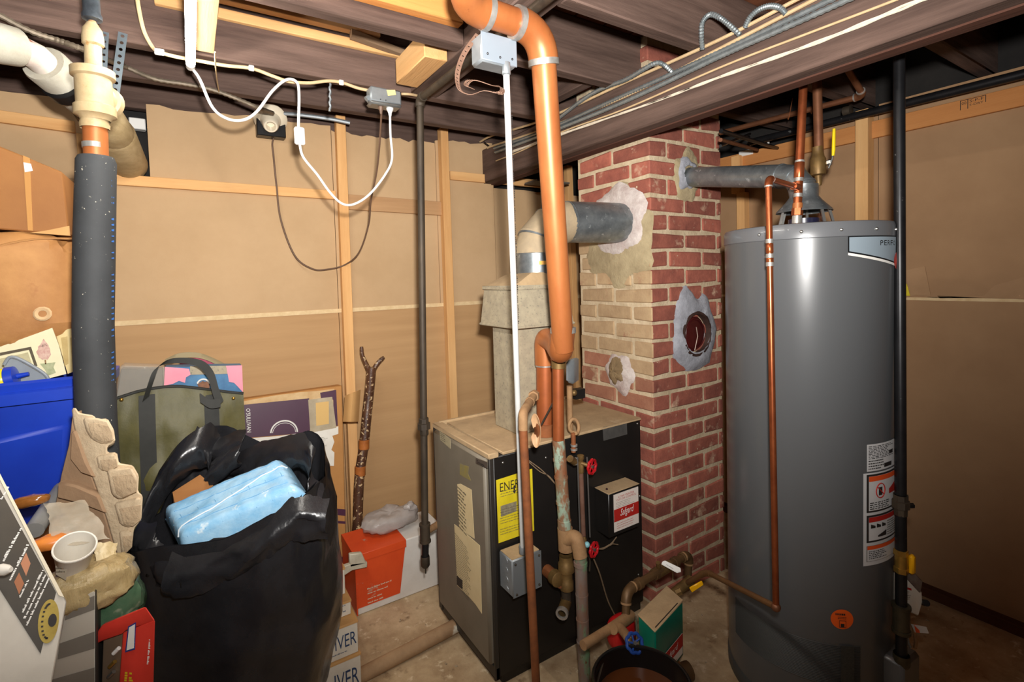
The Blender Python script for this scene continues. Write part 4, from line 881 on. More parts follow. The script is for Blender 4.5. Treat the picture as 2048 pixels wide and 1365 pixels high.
pq = at(762, 222, Y=1.835); obj('plug', MB().lathe([(.004, -.012), (.006, 0), (.010, .008), (.010, .022), (0, .022)], pq, n=8), m_bc, bcd)
# porcelain lamp holder
lh = at(541, 240, Y=2.42)
lhd = thing('porcelain_lampholder', 'cream porcelain bulb holder on a black box at wall top', 'lampholder', lh)
lax = V((-.10, -.75, -.62)).normalized()
obj('back_box', MB().box(lh+V((-.055, .0, -.07)), lh+V((.06, .05, .02)), .003), m_bpipe, lhd)
obj('holder', MB().lathe([(0, -.02), (.066, -.02), (.068, -.008), (.062, .0), (.042, .01), (.033, .035), (.031, .06), (.026, .068), (.02, .068), (.018, .03), (0, .03)], lh, lax, 24), mat('cream_porcelain', (226, 214, 190), rough=.25, coat=.3), lhd)
for a in (70, 250): obj('mounting_screw', MB().ball(lh+V((math.cos(R(a))*.045, -.02, math.sin(R(a))*.03+.01)), .004, 6), m_bpipe, lhd)
cable('grey_conduit_stub', [at(548, 226, Y=2.40), at(600, 230, Y=2.40), at(660, 238, Y=2.38), at(700, 246, Y=2.36)], .009, m_steel, 'grey conduit stub at wall top behind the white cord', 'conduit')
# ---------------------------------------------------------------- cables on joists
m_nm = mat('beige_cable_jacket', (206, 178, 138), (184, 156, 116), rough=.6, scale=20)
JY = 1.868
cb = thing('beige_joist_cable', 'beige flat cable stapled along the lower edge of lit joist', 'cable', at(740, 181, Y=JY))
cp_ = [(272, -25), (277, 15), (287, 60), (302, 90), (316, 103), (350, 113), (400, 122), (450, 131), (503, 137), (545, 152), (578, 163), (620, 166), (655, 162), (683, 165), (715, 176), (742, 182)]
obj('cable', MB().tube(spline([at(x, y, Y=JY-(.12 if i < 1 else .06 if i < 2 else .02 if i == 2 else 0)) for i, (x, y) in enumerate(cp_)], 6), .0055, 8, flat=.7), m_nm, cb)
for x, y in ((315, 103), (322, 104), (503, 136), (683, 165)): obj('staple', MB().box(at(x, y, Y=JY-.008)+V((-.008, -.003, -.009)), at(x, y, Y=JY-.008)+V((.008, .006, .009)), .002), m_white, cb)
cable('beige_cable_tail', [at(803, 188, Y=1.86), at(822, 189, Y=1.86), at(845, 194, Y=1.90)], .005, m_nm, 'short beige cable leaving outlet box to the right', 'cable')
cable('pull_string', [at(430, 104, Y=1.70), at(431, 130, Y=1.82), at(434, 160, Y=2.0), at(438, 183, Y=2.14)], .0022, m_nm, 'thin cream string hanging below the plywood board', 'string')
def bx_cable(name, pts, r, label, m=m_galv, pitch=.013):
    c = spline(pts, 10); P_ = []; L_ = 0; 
    for a_, b_ in zip(c, c[1:]):
        n = max(1, int((b_-a_).length/(pitch/2)))
        for i in range(n): P_.append(a_+(b_-a_)*(i/n))
    P_.append(c[-1])
    return one(name, MB().tube(P_, [r*1.04 if i % 2 else r*.78 for i in range(len(P_))], 8), m, label, 'conduit', pts[-1])
m_bxd = mat('dusty_armoured_cable', (138, 124, 106), (104, 94, 80), rough=.55, metal=.4, scale=30)
bx_cable('armoured_cable', [at(-20, 20, Y=1.84), at(60, 62, Y=1.855), at(120, 82, Y=1.862), at(170, 100, Y=1.865), at(215, 120, Y=2.05), at(250, 133, Y=2.16), at(310, 158, Y=2.165), at(370, 168, Y=2.168), at(420, 178, Y=2.168), at(470, 196, Y=2.168), at(515, 215, Y=2.17), at(545, 226, Y=2.3)], .0085, 'dusty armoured cable sagging along dark joists behind the LED tube', m_bxd)
BXF = 1.424
def bl(p, X=BXF): return at(p[0], p[1], X=X)
for nm, pts, r, m_, lb in (
    ('beam_cable', [(960, 284), (986, 271), (1086, 240), (1250, 165), (1440, 79), (1592, 0), (1660, -36)], .0055, m_nm, 'uppermost beige cable along the top of the main beam'),
    ('beam_cable', [(975, 296), (988, 291), (1086, 259), (1250, 193), (1440, 97), (1627, 0), (1690, -33)], .0055, m_nm, 'second beige cable from the top along main beam'),
    ('beam_cable', [(992, 322), (1040, 303), (1129, 262), (1250, 218), (1440, 135), (1600, 73), (1791, 0), (1860, -30)], .0033, m_nm, 'thin tan cord stretched along main beam above the white rope')):
    cable(nm, [bl(p, BXF-r+.004) for p in pts], r, m_, lb, 'cable', sm=5)
m_rope = mat('white_rope', (226, 214, 194), (200, 186, 164), rough=.85, scale=60)
rp_ = thing('twin_white_rope', 'pair of twisted white cords stretched along the main beam face', 'rope', bl((1026, 300)))
for k in range(2):
    c = spline([bl(p, BXF-.002) for p in ((1020, 304+k*2), (1130, 265+k*2), (1300, 207), (1440, 155-k*2), (1640, 84-k*3), (1840, 3-k*5), (1920, -28-k*6))], 14)
    obj('strand', MB().tube([p+V((0, 0, .001*math.sin(i*1.1+k*3.14))) for i, p in enumerate(c)], .0032, 6), m_rope, rp_)
m_bxg = mat('grey_armoured_cable', (158, 166, 168), (128, 136, 138), rough=.35, metal=.6, scale=40)
bx_cable('armoured_cable', [bl(p, BXF-.004) for p in ((988, 297), (1086, 263), (1250, 190), (1440, 104), (1560, 48), (1665, -2), (1730, -32))], .0085, 'upper grey armoured cable along main beam', m_bxg)
bx_cable('armoured_cable', [bl(p, BXF-.012) for p in ((990, 305), (1090, 268), (1250, 203), (1440, 113), (1560, 60), (1694, 0), (1760, -30))], .0085, 'lower grey armoured cable along main beam', m_bxg)
bx_cable('armoured_loop', [at(1405, 100, X=1.41), at(1403, 75, X=1.40), at(1405, 45, X=1.40), at(1420, 29, X=1.40), at(1440, 36, X=1.40), at(1458, 50, X=1.41), at(1480, 70, X=1.42)], .0085, 'left arch of grey armoured cable rising above main beam', m_bxg)
bx_cable('armoured_loop', [at(1490, 55, X=1.42), at(1500, 35, X=1.41), at(1518, 19, X=1.41), at(1540, 12, X=1.41), at(1560, 16, X=1.41), at(1572, 28, X=1.42)], .0085, 'right arch of grey armoured cable rising above main beam', m_bxg)
bx_cable('armoured_loop', [at(1090, 258, X=1.41), at(1180, 190, X=1.41), at(1250, 160, X=1.40), at(1285, 140, X=1.39), at(1312, 126, X=1.39), at(1328, 130, X=1.41), at(1345, 145, X=1.42)], .0085, 'low bend of grey armoured cable near top of chimney', m_bxg)
cable('black_wire_tail', [at(968, 284, Y=2.40), at(985, 300, Y=2.42), at(990, 325, Y=2.44), at(996, 345, Y=2.46)], .003, m_bpipe, 'thin black wire hanging beside the beam end', 'wire')
one('white_pipe_stub', MB().box(at(258, 256, Y=2.56), at(292, 243, Y=2.60), .003), m_white, 'short white strip in the gap of the wall boards by muslin pipe', 'pipe', at(275, 250, Y=2.56))
one('yellow_tag', MB().prism([at(1809, 562, X=RW-.02), at(1814, 570, X=RW-.02), at(1820, 592, X=RW-.02), at(1810, 592, X=RW-.02)], (.003, 0, 0)), m_yel, 'small yellow tag on the right wall behind black gas pipe', 'tag', at(1812, 592, X=RW-.02))
# perforated straps
def perf(p0, p1, w_, nrm, m, name, label, holes, parent=None, curve=None):
    """flat steel strap with a row of real holes; curve: list of centre points"""
    C_ = curve or [V(p0)+(V(p1)-V(p0))*(i/holes) for i in range(holes+1)]; q = MB(); nrm = V(nrm).normalized(); n = 8
    for a_, b_ in zip(C_, C_[1:]):
        d_ = b_-a_; s_ = d_.cross(nrm).normalized()*w_/2; c_ = (a_+b_)/2; rr_ = w_*.22; dn_ = d_.normalized()
        hole = [c_+(dn_*math.cos(t)+s_.normalized()*math.sin(t))*rr_ for t in [R(22.5)+i*R(45) for i in range(8)]]
        out = [b_+s_*.41, c_+d_*.2+s_, c_-d_*.2+s_, a_+s_*.41, a_-s_*.41, c_-d_*.2-s_, c_+d_*.2-s_, b_-s_*.41]
        out = [b_+s_, b_*.66+a_*.34+s_, b_*.34+a_*.66+s_, a_+s_, a_-s_, b_*.34+a_*.66-s_, b_*.66+a_*.34-s_, b_-s_]
        H_ = q.vs(hole); O_ = q.vs(out)
        fs = [q.b.faces.new((H_[i], H_[(i+1) % 8], O_[(i+1) % 8], O_[i])) for i in range(8)]
    bmesh.ops.remove_doubles(q.b, verts=q.b.verts, dist=1e-5)
    ex = bmesh.ops.extrude_face_region(q.b, geom=q.b.faces[:])
    bmesh.ops.translate(q.b, verts=[g for g in ex['geom'] if isinstance(g, bmesh.types.BMVert)], vec=nrm*.0015)
    bmesh.ops.recalc_face_normals(q.b, faces=q.b.faces)
    return one(name, q, m, label, 'strap', C_[-1]) if parent is None else obj(name, q, m, parent)
m_strap = mat('blue_grey_strap', (122, 134, 142), (100, 110, 116), rough=.4, metal=.6, scale=20)
perf(at(210, 64, Y=1.868), at(204, 196, Y=1.86), .018, (0, -1, 0), m_strap, 'perforated_strap', 'left perforated steel hanger strap behind cream tee fitting', 10)
perf(at(246, 66, Y=1.868), at(228, 200, Y=1.86), .022, (0, -1, 0), m_strap, 'perforated_strap', 'right perforated steel hanger strap beside cream tee fitting', 10)
st_ = spline([at(x, y, D=d_) for x, y, d_ in ((955, 70, 1.28), (928, 108, 1.26), (915, 145, 1.24), (916, 172, 1.23), (925, 185, 1.22), (945, 190, 1.21), (968, 182, 1.20), (1000, 187, 1.20), (1003, 176, 1.25), (985, 172, 1.27), (955, 162, 1.28), (938, 163, 1.28), (932, 172, 1.27), (945, 178, 1.25))], 4)
perf(None, None, .013, (0, 0, 1) if False else (.2, -.6, .7), mat('rusty_strap', (140, 110, 92), (108, 78, 62), rough=.7, metal=.3, scale=30), 'rusty_strap', 'rusty perforated strap curled up beside the grey junction box', 0, None, st_)
tc_ = [at(660+math.sin(i*1.3)*1.0, 166+i*3, Y=1.90) for i in range(20)]
one('twisted_drill_bit', MB().tube(tc_, [.005 if i % 2 else .0038 for i in range(20)], 5), m_steel, 'small twisted steel bit hanging below the lit joist', 'drill bit', tc_[-1])
# ---------------------------------------------------------------- left pipes
PYL = 1.62
def lp_(x, y, Y=PYL): return at(x, y, Y=Y)
ip = thing('insulated_heating_pipe', 'pipe in dark grey foam sleeve with cream tee fitting on top', 'pipe', V((lp_(195, 840).x, PYL, 0)))
m_foam = mat('dark_grey_foam', (54, 56, 58), (44, 46, 48), rough=.75, scale=10, spots=(95, .675, (190, 184, 166), .03))
f1 = lp_(192, 314); f2 = lp_(193, 840); f3 = V((f2.x, PYL, 0))
obj('foam_sleeve', MB().tube([f1+V((0, 0, .0)), f1+V((0, 0, -.012)), lp_(189, 480), lp_(187, 650), f2, f3], [.036, .041, .0425, .042, .042, .042], 24), m_foam, ip)
m_blue = mat('blue_print', (52, 104, 178), rough=.7)
for k in range(46):
    t = k/45; yy = 330+t*500; c = lp_(189, yy); 
    if random.random() < .2: continue
    a = R(-28); p = V((c.x+math.cos(a)*.0432, PYL+math.sin(a)*.0432, c.z)); s_ = V((-math.sin(a), math.cos(a), 0)); hh = random.uniform(.003, .006)
    if k % 3 == 0: bl_q = MB() if k == 0 else bl_q
    w2 = .0045
    bl_q.face([p-s_*w2, p+s_*w2, p+s_*w2+V((0, 0, hh)), p-s_*w2+V((0, 0, hh*.6))])
obj('blue_lettering', bl_q, m_blue, ip)
obj('copper_pipe', MB().tube([lp_(190, 250), f1+V((0, 0, -.02))], .0255, 18), m_cop, ip); collar(ip, lp_(190, 292), (0, 0, 1), .0262, .014, m_sold, 'solder_joint', 18)
m_crm = mat('cream_painted_iron', (184, 164, 128), (158, 134, 96), rough=.45, scale=14, bump=.25, spots=(24, .66, (170, 132, 84), .06))
obj('adapter', MB().lathe([(.030, 0), (.031, .01), (.028, .02), (.031, .03), (.029, .035)], V((lp_(190, 258).x, PYL, lp_(190, 258).z)), n=18), m_crm, ip)
tz0, tz1 = lp_(190, 232).z, lp_(190, 138).z
obj('tee', MB().lathe([(.030, tz0-.012), (.034, tz0-.004), (.043, tz0), (.043, tz0+.022), (.0375, tz0+.026), (.0375, tz1-.026), (.045, tz1-.022), (.045, tz1-.004), (.034, tz1), (.02, tz1+.006)], (lp_(188, 185).x, PYL, 0), n=24), m_crm, ip)
obj('tee_outlet', MB().lathe([(.036, 0), (.036, .03), (.043, .033), (.043, .05)], V((lp_(188, 185).x, PYL, lp_(188, 190).z)), (.35, .9, -.1), 22), m_crm, ip)
obj('upper_pipe', MB().tube([lp_(187, 140), lp_(185, 60)], .0175, 16), m_crm, ip)
obj('coupling', MB().lathe([(.018, -.03), (.0225, -.026), (.0225, -.01), (.020, .01), (.014, .02), (.011, .026)], lp_(185, 68), n=16), m_crm, ip)
obj('vent_nipple', MB().tube([lp_(185, 56), lp_(184, 38)], .008, 10), m_tanf, ip); obj('vent_cap', MB().lathe([(.008, -.008), (.0205, -.004), (.021, .006), (.018, .012), (.0175, .2), (.016, .22)], lp_(184, 36), n=16), m_dirty if False else mat('silver_black_vent', (96, 104, 112), (40, 42, 46), rough=.35, metal=.5, scale=20), ip)
wi = thing('white_insulated_pipe', 'fat white plaster-wrapped pipe slanting from left ceiling into the wall', 'pipe', at(258, 330, Y=2.52))
W0_ = at(-70, 66, Y=1.72); W1_ = at(10, 84, Y=1.78)
W = [W1_+(W0_-W1_)*(1.2/(W0_-W1_).length), at(10, 84, Y=1.78), at(70, 112, Y=1.84), at(132, 168, Y=1.92), at(192, 218, Y=2.04), at(228, 268, Y=2.2), at(258, 330, Y=2.52)]
m_pla = mat('white_plaster_lagging', (186, 182, 168), (160, 154, 138), rough=.85, scale=12, bump=.4)
m_mus = mat('muslin_wrap', (198, 176, 134), (160, 138, 96), rough=.8, scale=9, bump=.6, stretch=(1, 1, 3))
m_rawp = mat('painted_peeling_pipe', (222, 216, 206), (196, 178, 166), rough=.6, scale=20, spots=(14, .6, (150, 92, 72), .05))
def seg(nm, a_, b_, r_, m_, n=22): return obj(nm, MB().tube([a_, a_+(b_-a_)*.04, a_+(b_-a_)*.96, b_], [r_*.94, r_, r_, r_*.96], n), m_, wi)
seg('lagging', W[0], W[1]+(W[2]-W[1])*.35, .05, m_pla); obj('bare_pipe', MB().tube([W[1], W[2], W[3]], .035, 20), m_rawp, wi)
seg('lagging', W[2]+(W[3]-W[2])*.25, W[3]+(W[4]-W[3])*.9, .055, m_pla); 
collar(wi, W[3]+(W[3]-W[2])*.02, W[4]-W[2], .0585, .035, m_bpipe, 'black_band', 22)
obj('lagging_end', MB().tube([W[4]-(W[4]-W[3])*.2, W[4]], [.056, .064], 22), mat('frayed_lagging', (206, 196, 176), (70, 66, 60), rough=.9, scale=90), wi)
seg('muslin_lagging', W[4], W[5], .06, m_mus); seg('muslin_lagging', W[5]-(W[5]-W[4])*.08, W[6], .064, m_mus)
# ---------------------------------------------------------------- stored things on the left
from mathutils import noise as NZ
cfh = V((cf.x, cf.y, 0)).normalized(); crh = V((cr.x, cr.y, 0)).normalized(); UP = V((0, 0, 1))
def fz(p, s=1.0, seed=0): return NZ.fractal(V(p)*s+V((seed*7.1, seed*3.3, 0)), .9, 2.0, 4)
m_card = mat('brown_cardboard', (158, 106, 54), (142, 92, 46), rough=.75, scale=4, bump=.1, bscale=60)
m_cardk = mat('kraft_paper', (190, 138, 80), (160, 108, 58), rough=.7, scale=7, bump=.35, bscale=26, spots=(9, .66, (150, 92, 50), .1))
m_cards = mat('tan_carton_side', (206, 160, 102), (190, 142, 86), rough=.8, scale=4)
m_tape = mat('clear_tape', (190, 140, 84), rough=.12, coat=.6)
m_cup = mat('white_paper', (232, 228, 218), (216, 210, 198), rough=.7, scale=12)
TX = -.205; TY0, TY1 = 1.69, 2.09
tr = at(80, 766, Y=TY0).z
# carton below tote, blue tote
ct = thing('support_carton', 'plain brown carton underneath the blue tote', 'carton', (-.56, 1.88, 0))
TB = tr-.37
obj('carton_body', MB().box((-.88, TY0+.02, 0), (TX-.04, TY1-.02, TB-.002), .004), m_card, ct); obj('packing_tape', MB().box((-.60, TY0+.0185, .02), (-.54, TY0+.0205, TB-.03)), m_tape, ct)
m_blue2 = mat('blue_plastic', (26, 66, 190), (18, 52, 168), rough=.35, scale=4, bump=.05)
to = thing('blue_storage_tote', 'large blue plastic tote full of odds and ends left of grey sleeved pipe', 'storage tote', (-.56, 1.88, TB))
def rrect(x0, x1, y0, y1, r, z, n=5):
    P_ = []
    for cx_, cy_, a_ in ((x1-r, y0+r, -90), (x1-r, y1-r, 0), (x0+r, y1-r, 90), (x0+r, y0+r, 180)):
        for i in range(n+1): t = R(a_+90*i/n); P_.append(V((cx_+math.cos(t)*r, cy_+math.sin(t)*r, z)))
    return P_
def loft(q, rings, capb=True, capt=False):
    rs = [q.vs(r_) for r_ in rings]; n = len(rs[0]); fs = []
    for A, B in zip(rs, rs[1:]):
        for i in range(n): fs.append(q.b.faces.new((A[i], A[(i+1) % n], B[(i+1) % n], B[i])))
    if capb: fs.append(q.b.faces.new(rs[0][::-1]))
    if capt: fs.append(q.b.faces.new(rs[-1]))
    bmesh.ops.recalc_face_normals(q.b, faces=fs); return q
def tr_(i, z): return rrect(-.88+i, TX-i, TY0+i, TY1-i, .035, z)
obj('tub', loft(MB(), [tr_(.06, TB), tr_(.055, TB+.01), tr_(.03, tr-.03), tr_(.028, tr), tr_(.038, tr), tr_(.042, tr-.03), tr_(.07, TB+.012)], True, True), m_blue2, to)
obj('rim', loft(MB(), [tr_(.026, tr-.052), tr_(.002, tr-.05), tr_(.0, tr-.022), tr_(.012, tr-.018), tr_(.008, tr), tr_(.016, tr+.006), tr_(.034, tr), tr_(.034, tr-.02)], False), m_blue2, to)
obj('front_recess', MB().hexa([V((-.80, TY0+.046, TB+.04)), V((TX-.10, TY0+.046, TB+.04)), V((TX-.10, TY0+.08, TB+.04)), V((-.80, TY0+.08, TB+.04)), V((-.84, TY0+.026, tr-.18)), V((TX-.08, TY0+.026, tr-.12)), V((TX-.08, TY0+.06, tr-.12)), V((-.84, TY0+.06, tr-.18))], .01), m_blue2, to)
# things in the tote
m_cream = mat('cream_print_paper', (236, 228, 192), (222, 212, 170), rough=.6, scale=5)
wy = TY0+.16
wb_ = thing('printed_border_sheet', 'cream sheet printed with a pink topiary standing in blue tote', 'paper sheet', at(60, 770, Y=wy))
obj('sheet', decal([(-30, 705), (105, 656), (118, 690), (133, 748), (-30, 790)], .004, Y=wy), m_cream, wb_)
def blob(px, py, rx, ry, Y, m, name, parent, n=18, rag_=.15, seed=1):
    rd = random.Random(seed); ps = [(px+rx*math.cos(t)*(1+rd.uniform(-rag_, rag_)), py+ry*math.sin(t)*(1+rd.uniform(-rag_, rag_))) for t in [i*2*math.pi/n for i in range(n)]]
    return obj(name, decal(ps, .0006, Y=Y), m, parent)
wq = wy-.0045
blob(88, 704, 14, 17, wq, mat('dusty_pink_print', (186, 130, 122), (222, 196, 176), scale=90, rough=.7), 'topiary_print', wb_)
obj('topiary_tip', decal([(78, 695), (98, 692), (87, 678)], .0006, Y=wq), MT['dusty_pink_print'], wb_)
obj('stem_print', decal([(89, 720), (92, 720), (93, 729), (90, 729)], .0006, Y=wq), m_tanf, wb_)
obj('urn_print', decal([(80, 728), (111, 725), (107, 735), (112, 746), (96, 752), (90, 740)], .0006, Y=wq), mat('sage_print', (150, 158, 118), (186, 186, 148), scale=60, rough=.7), wb_)
obj('frame_print', decal([(0, 706), (62, 694), (75, 732), (70, 735), (58, 700), (0, 712)], .0006, Y=wq), m_ink2, wb_)
obj('scene_print', decal([(0, 718), (56, 705), (66, 735), (0, 745)], .0005, Y=wq), mat('faded_scene_print', (206, 198, 160), (170, 160, 122), scale=40, rough=.7), wb_)
w2 = thing('folded_print_sheet', 'cream folded sheet with panel pattern beside topiary print in tote', 'paper sheet', at(140, 750, Y=wy+.03))
obj('sheet', decal([(110, 662), (160, 655), (160, 738), (136, 748), (122, 700)], .004, Y=wy+.02), mat('ochre_cream_paper', (226, 206, 150), (206, 184, 128), rough=.7, scale=5), w2)
for x_ in (128, 146): obj('panel_print', decal([(x_-6, 676), (x_+7, 673), (x_+9, 728), (x_+1, 732)], .0006, Y=wy+.0155), mat('ochre_print', (176, 150, 92), (196, 172, 116), scale=30, rough=.7), w2)
gl = thing('grey_plastic_lid', 'grey plastic lid with raised rim lying in the blue tote', 'tray', at(50, 745, Y=TY0+.10))  # loose grey lid, modelled as a flat plate with a rim
obj('lid_plate', decal([(10, 727), (22, 716), (40, 722), (88, 750), (96, 764), (90, 772), (10, 770)], .006, Y=TY0+.09), mat('grey_plastic', (142, 150, 156), (124, 130, 136), rough=.4, scale=10), gl)
obj('lid_rim', MB().tube(spline([at(x, y, Y=TY0+.083) for x, y in ((8, 730), (20, 715), (42, 720), (86, 746), (97, 762), (92, 774))], 5), .004, 8), MT['grey_plastic'], gl)
sb_ = thing('blue_squeeze_bottle', 'blue and yellow squeeze bottle with nozzle lying in blue tote', 'bottle', at(30, 760, Y=TY0+.06))
b0_ = at(-20, 765, Y=TY0+.06); b1_ = at(58, 748, Y=TY0+.055)
bd = (b1_-b0_); 
obj('yellow_body', MB().tube([b0_-bd*.3, b0_+bd*.35, b0_+bd*.42], [.028, .028, .026], 16), mat('yellow_plastic', (236, 214, 40), rough=.3), sb_)
obj('blue_cap', MB().tube([b0_+bd*.40, b0_+bd*.44, b0_+bd*.66, b0_+bd*.70], [.024, .029, .027, .012], 16), m_blue2, sb_); obj('nozzle', MB().tube([b0_+bd*.68, b1_], [.007, .005], 10), m_blue2, sb_)
# kraft paper bundle and carton on top
kx0, kx1 = -.85, at(165, 600, Y=1.86).x
kz0, kz1 = at(100, 690, Y=1.86).z, at(100, 470, Y=1.86).z
def crump(c, hx_, hy, hz_, amp, s=5, seed=1, n=26, m_=18, pw=.45):
    """crumpled soft block"""
    q = MB(); c = V(c)
    def f(u, v):
        a = 2*math.pi*u; b = math.pi*(v-.5); sp = lambda t: math.copysign(abs(t)**pw, t)
        d = V((sp(math.cos(b))*sp(math.cos(a))*hx_, sp(math.cos(b))*sp(math.sin(a))*hy, sp(math.sin(b))*hz_)); p = c+d
        k = fz(p, s, seed)+.5*fz(p, s*2.7, seed+2); return p+d.normalized()*k*amp if d.length > 1e-6 else p
    q.grid(f, n, m_, closeu=True); return q
kb_ = thing('kraft_paper_bundle', 'crumpled brown kraft paper bundle on top of the blue tote', 'paper bundle', ((kx0+kx1)/2, 1.99, kz0))
obj('paper', crump(((kx0+kx1)/2, 1.99, (kz0+kz1)/2), (kx1-kx0)/2, .15, (kz1-kz0)/2+.008, .018, 7, 3, 44, 30, .35), m_cardk, kb_, sharp=.35)
obj('torn_patch', MB().lathe([(.009, 0), (.016, .003), (.02, 0)], at(85, 628, Y=1.835), (0, -1, .1), 12), mat('torn_pale_paper', (206, 172, 128), rough=.8), kb_)
kp = [(-60, 520), (0, 492), (75, 478), (150, 478)]
obj('fold_crease', MB().tube(spline([at(x, y, Y=1.835) for x, y in kp], 5), .003, 5), m_cardk, kb_)
cc0 = thing('taped_carton', 'brown carton closed with shiny tape at top left above kraft paper', 'carton', at(60, 470, Y=1.98))
obj('carton_body', MB().prism([at(-190, 256, Y=1.86), at(-60, 268, Y=1.86), at(125, 344, Y=1.86), at(140, 471, Y=1.86), at(-190, 442, Y=1.86)], (0, .26, 0), .004), m_card, cc0)
obj('packing_tape', decal([(46, 311), (60, 317), (66, 462), (56, 461)], .0012, Y=1.86), m_tape, cc0)
obj('tape_glint', decal([(47, 325), (62, 328), (66, 342), (50, 345)], .0016, Y=1.8585), mat('painted_tape_glint', (206, 206, 214), (236, 232, 226), rough=.15, scale=40, coat=.5), cc0)  # pale patch paints the glint of light on the tape
obj('bottom_flap', decal([(90, 462), (139, 452), (141, 472), (60, 466)], .002, Y=1.8595), m_cards, cc0)
# ---------------------------------------------------------------- foreground pile
ft = thing('base_carton', 'plain brown carton under the pile of boxes at lower left', 'carton', (-.45, .98, 0))
obj('carton_body', MB().box((-.80, .72, 0), (-.16, 1.24, .50), .005), m_card, ft); obj('packing_tape', MB().box((-.51, .7185, .01), (-.45, .7205, .49)), m_tape, ft)
# moulded pulp tray
pD = 1.13
ridge = [(143, 818), (150, 814), (158, 826), (188, 831), (193, 839), (215, 837), (228, 860), (231, 884), (214, 893), (215, 906), (234, 905), (238, 927), (266, 931), (278, 952), (276, 984), (286, 992), (283, 1040), (268, 1058), (264, 1094), (240, 1124), (230, 1096), (214, 1040), (196, 985), (176, 930), (156, 882), (147, 848)]
pu = thing('pulp_packing_tray', 'grey-tan moulded pulp packing tray with stepped edge by black bag', 'packing tray', at(235, 1120, D=pD))
m_pulp = mat('moulded_pulp', (214, 194, 162), (190, 166, 134), rough=.95, scale=12, bump=.8, bscale=45)
m_pulp2 = mat('moulded_pulp_inner', (158, 128, 98), (138, 110, 84), rough=.9, scale=8, bump=.4, bscale=40)
obj('stepped_edge', MB().prism([at(x, y, D=pD) for x, y in ridge], (at(215, 960, D=.075)-CAM), .006), m_pulp, pu)
obj('tray_panel', MB().prism([at(x, y, D=pD+.01) for x, y in ((143, 824), (150, 870), (178, 935), (204, 1010), (236, 1118), (190, 1104), (108, 1010), (120, 950), (135, 890))], cfh*.03, .004), m_pulp2, pu)
obj('tray_ledge', MB().prism([at(x, y, D=pD-.004) for x, y in ((140, 865), (150, 862), (172, 925), (190, 958), (160, 948), (138, 920))], cfh*.02, .004), m_pulp2, pu)
obj('tray_ledge', MB().prism([at(x, y, D=pD-.004) for x, y in ((114, 965), (150, 972), (196, 992), (212, 1030), (160, 1010), (112, 998))], cfh*.02, .004), m_pulp2, pu)
vr_ = (at(230, 960, D=1)-CAM).normalized()
for pts, dd_ in (([(166, 836), (190, 836), (216, 842), (226, 862), (228, 884), (206, 890), (184, 880), (172, 862)], .012), ([(192, 912), (232, 908), (236, 930), (212, 944), (198, 940)], .010), ([(214, 940), (262, 934), (274, 955), (274, 984), (240, 1000), (224, 990)], .022), ([(228, 1006), (282, 994), (281, 1038), (262, 1056), (240, 1050)], .014), ([(238, 1062), (264, 1060), (262, 1092), (243, 1114)], .008)):
    obj('pulp_block', MB().prism([at(x, y, D=pD)-vr_*dd_ for x, y in pts], vr_*.05, .005), m_pulp, pu)
    cx_ = sum(p[0] for p in pts)/len(pts); cy_ = sum(p[1] for p in pts)/len(pts)
    obj('pulp_block_shade', MB().prism([at(cx_+(x-cx_)*.8+4, cy_+(y-cy_)*.7+5, D=pD)-vr_*(dd_+.001) for x, y in pts], -vr_*.002, .001), mat('moulded_pulp_shade', (196, 172, 140), (170, 146, 116), rough=.95, scale=14, bump=1, bscale=60), pu)  # slightly darker inset plates paint shading onto the block fronts
# leaning dark picture box
dn_ = (V((.35, -.75, .55))).normalized()
def dbox(x, y, off=0): 
    d = at(x, y, D=1)-CAM; P0 = at(60, 1180, D=.86); t = (P0+dn_*off-CAM).dot(dn_)/d.dot(dn_); return CAM+d*t
db = thing('dark_display_box', 'dark flat box with white lettering and round gold seal at lower left corner', 'display box', dbox(80, 1330))
obj('box_body', MB().prism([dbox(-60, 835), dbox(134, 1204), dbox(104, 1365), dbox(95, 1440), dbox(-60, 1440)], -dn_*.045, .002), mat('silver_card', (196, 190, 178), (170, 164, 152), rough=.5, scale=6), db)
fc_ = obj('dark_face', MB().prism([dbox(-60, 870, .001), dbox(112, 1186, .001), dbox(81, 1308, .001), dbox(-60, 1086, .001)], dn_*.001), mat('dark_olive_print', (44, 40, 34), (70, 62, 48), rough=.4, scale=4), db)
obj('light_edge', MB().prism([dbox(-20, 922, .002), dbox(-14, 922, .002), dbox(128, 1196, .002), dbox(117, 1192, .002)], dn_*.0015), mat('pale_edge_card', (214, 204, 180), rough=.7), db)
tdir = (dbox(42, 1070)-dbox(10, 1130)).normalized(); tup = dn_.cross(tdir)
def dt(s, p, h, wide, m=None): text(s, dbox(*p, .0026), tdir, tup, h, m or m_white, fc_, shear=.1, wide=wide)
for (p, wd, h, sd) in (((10, 1124), .08, .005, 1), ((23, 1162), .06, .005, 2), ((42, 1196), .03, .0035, 6), ((48, 1226), .085, .004, 3), ((52, 1238), .09, .004, 4), ((56, 1252), .085, .004, 5), ((5, 1000), .03, .004, 7)):
    printlines(dbox(*p, .0018), tdir, tup, wd, h, 1, m_white, fc_, fill=1, seed=sd, lh=.8)
obj('copper_square', MB().prism([dbox(41, 1128, .002), dbox(52, 1106, .002), dbox(61, 1128, .002), dbox(52, 1153, .002)], dn_*.0006), mat('copper_swatch', (176, 118, 84), rough=.4), fc_)
obj('copper_square', MB().prism([dbox(28, 1165, .002), dbox(38, 1146, .002), dbox(48, 1168, .002), dbox(38, 1190, .002)], dn_*.0006), mat('bronze_swatch', (156, 96, 58), rough=.4), fc_)
